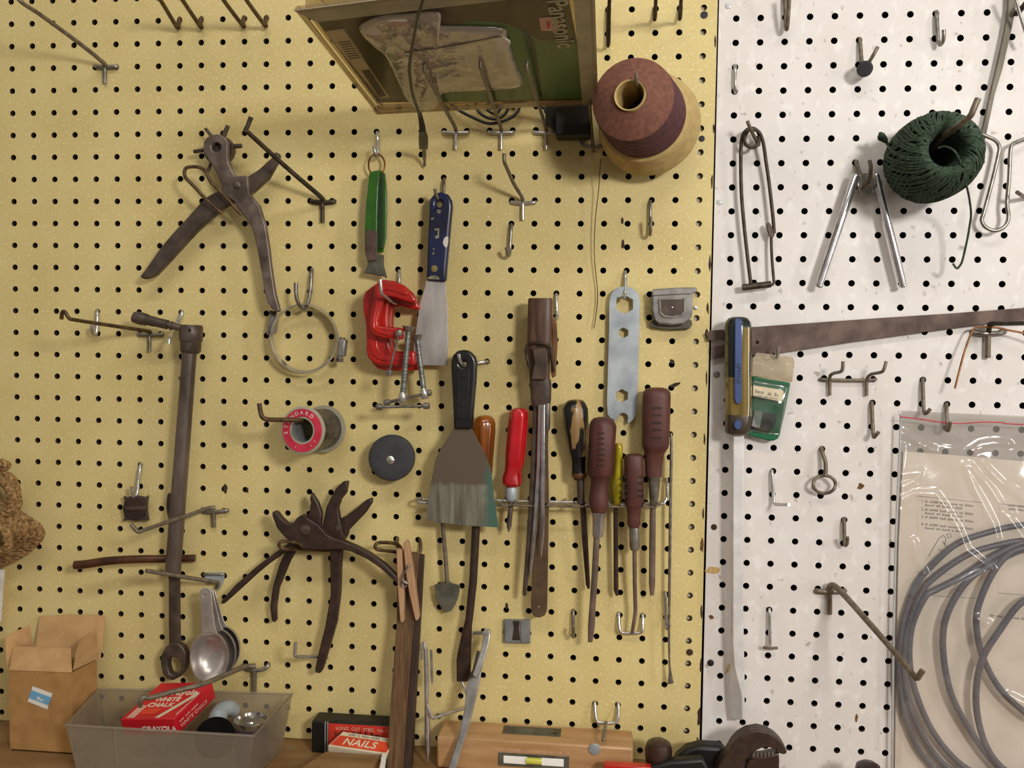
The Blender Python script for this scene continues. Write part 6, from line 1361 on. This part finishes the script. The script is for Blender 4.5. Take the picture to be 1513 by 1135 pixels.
# ------------------------------------------------------------------ pieces of parts go one level deeper
NEST = {'notch_shade': 'handle', 'badge': 'handle', 'handle_panel': 'handle', 'sticker': 'handle', 'paint_specks': 'handle', 'rivet': 'handle head jaw_half arm',
        'lettering': 'stripe sheet label carton dark_card flange sticker', 'swivel_pad': 'screw', 'screw_head': 'screw', 'bar_end': 'handle_bar', 'punch_tube': 'turret', 'web': 'frame',
        'vial': 'window_frame', 'window': 'window_frame window_rim', 'screw': 'top_plate housing', 'bolt': 'body', 'red_band': 'carton', 'edge_lines': 'carton', 'marker_scrawl': 'carton', 'orange_panel': 'carton',
        'stripes': 'carton', 'panel': 'carton', 'sticker_band': 'sticker', 'price_mark': 'price_tag', 'barcode': 'sticker', 'dark_square': 'sticker', 'sticker_label': 'sticker',
        'diagram': 'sheet', 'ruled_lines': 'sheet', 'tooth': 'lower_jaw', 'pin_hole': 'socket', 'stud': 'window_rim', 'comb': 'tool_inside', 'clip': 'barrel', 'side_clip': 'barrel',
        'green_stripe': 'green_panel', 'finger_groove': 'body', 'edge_line': 'strip', 'side_shadow': 'body', 'slot': 'plate', 'side_leaf': 'plate', 'label': 'flange', 'core_floor': 'core_tube'}
base = lambda o: o.name.split('.')[0]
for top in [o for o in COL.objects if o.parent is None]:
    kids = [o for o in top.children]
    moved = set()
    for c in kids:
        for want in NEST.get(base(c), '').split():
            got = [k for k in kids if base(k) == want and k is not c and k.parent is top]
            if got and not any(g.parent is c for g in kids): c.parent = got[-1]; break

# ------------------------------------------------------------------ light: a ceiling tube, a lamp to the side, the dim room
def area(name, loc, target, sx, sy, power, color):
    l = bpy.data.lights.new(name, 'AREA'); l.shape = 'RECTANGLE'; l.size = sx; l.size_y = sy; l.energy = power; l.color = color
    o = bpy.data.objects.new(name, l); COL.objects.link(o); o.location = loc
    d = Vector(target)-Vector(loc); o.rotation_euler = d.to_track_quat('-Z', 'Y').to_euler(); return o
area('key_lamp', (1.5, -1.6, 1.82), (.7, 0, 1.35), .26, .2, 17, (1.0, .965, .91))
area('side_lamp', (2.9, -1.4, 1.5), (.7, 0, 1.3), .3, 1.1, 12, (1.0, .965, .91))
area('ceiling_tube', (.9, -1.4, 2.85), (.75, 0, 1.3), 1.6, .12, 12, (1.0, .96, .88))
w = bpy.data.worlds.new('room'); w.use_nodes = True; SC.world = w
nt = w.node_tree; bg = nt.nodes['Background']; bg.inputs['Strength'].default_value = .30
tc = nt.nodes.new('ShaderNodeTexCoord'); sx = nt.nodes.new('ShaderNodeSeparateXYZ'); cr_ = nt.nodes.new('ShaderNodeValToRGB')
mr = nt.nodes.new('ShaderNodeMapRange'); mr.inputs['From Min'].default_value = -1; mr.inputs['From Max'].default_value = 1
nt.links.new(tc.outputs['Generated'], sx.inputs[0]); nt.links.new(sx.outputs['Z'], mr.inputs['Value']); nt.links.new(mr.outputs['Result'], cr_.inputs['Fac']); nt.links.new(cr_.outputs['Color'], bg.inputs['Color'])
e = cr_.color_ramp.elements; e[0].position = .3; e[0].color = (.42, .34, .26, 1); e[1].position = .8; e[1].color = (1.15, 1.08, .98, 1)
m_ = e.new(.52); m_.color = (.95, .86, .75, 1)

# ------------------------------------------------------------------ camera
cam = bpy.data.cameras.new('camera'); co = bpy.data.objects.new('camera', cam); COL.objects.link(co); SC.camera = co
cam.sensor_fit = 'HORIZONTAL'; cam.sensor_width = 36; cam.lens = 36*FPX/1513; cam.clip_start = .01
def w2(v): return Vector((v[0], v[2], -v[1]))
rx, ry, rz = w2(ROT[0]), -w2(ROT[1]), -w2(ROT[2])
co.matrix_world = Matrix(((rx.x, ry.x, rz.x, CAM[0]), (rx.y, ry.y, rz.y, CAM[2]), (rx.z, ry.z, rz.z, Z0-CAM[1]), (0, 0, 0, 1)))
SC.view_settings.view_transform = 'Standard'; SC.view_settings.look = 'None'; SC.view_settings.gamma = 1; SC.view_settings.use_curve_mapping = False
SC.view_settings.exposure = 0.0
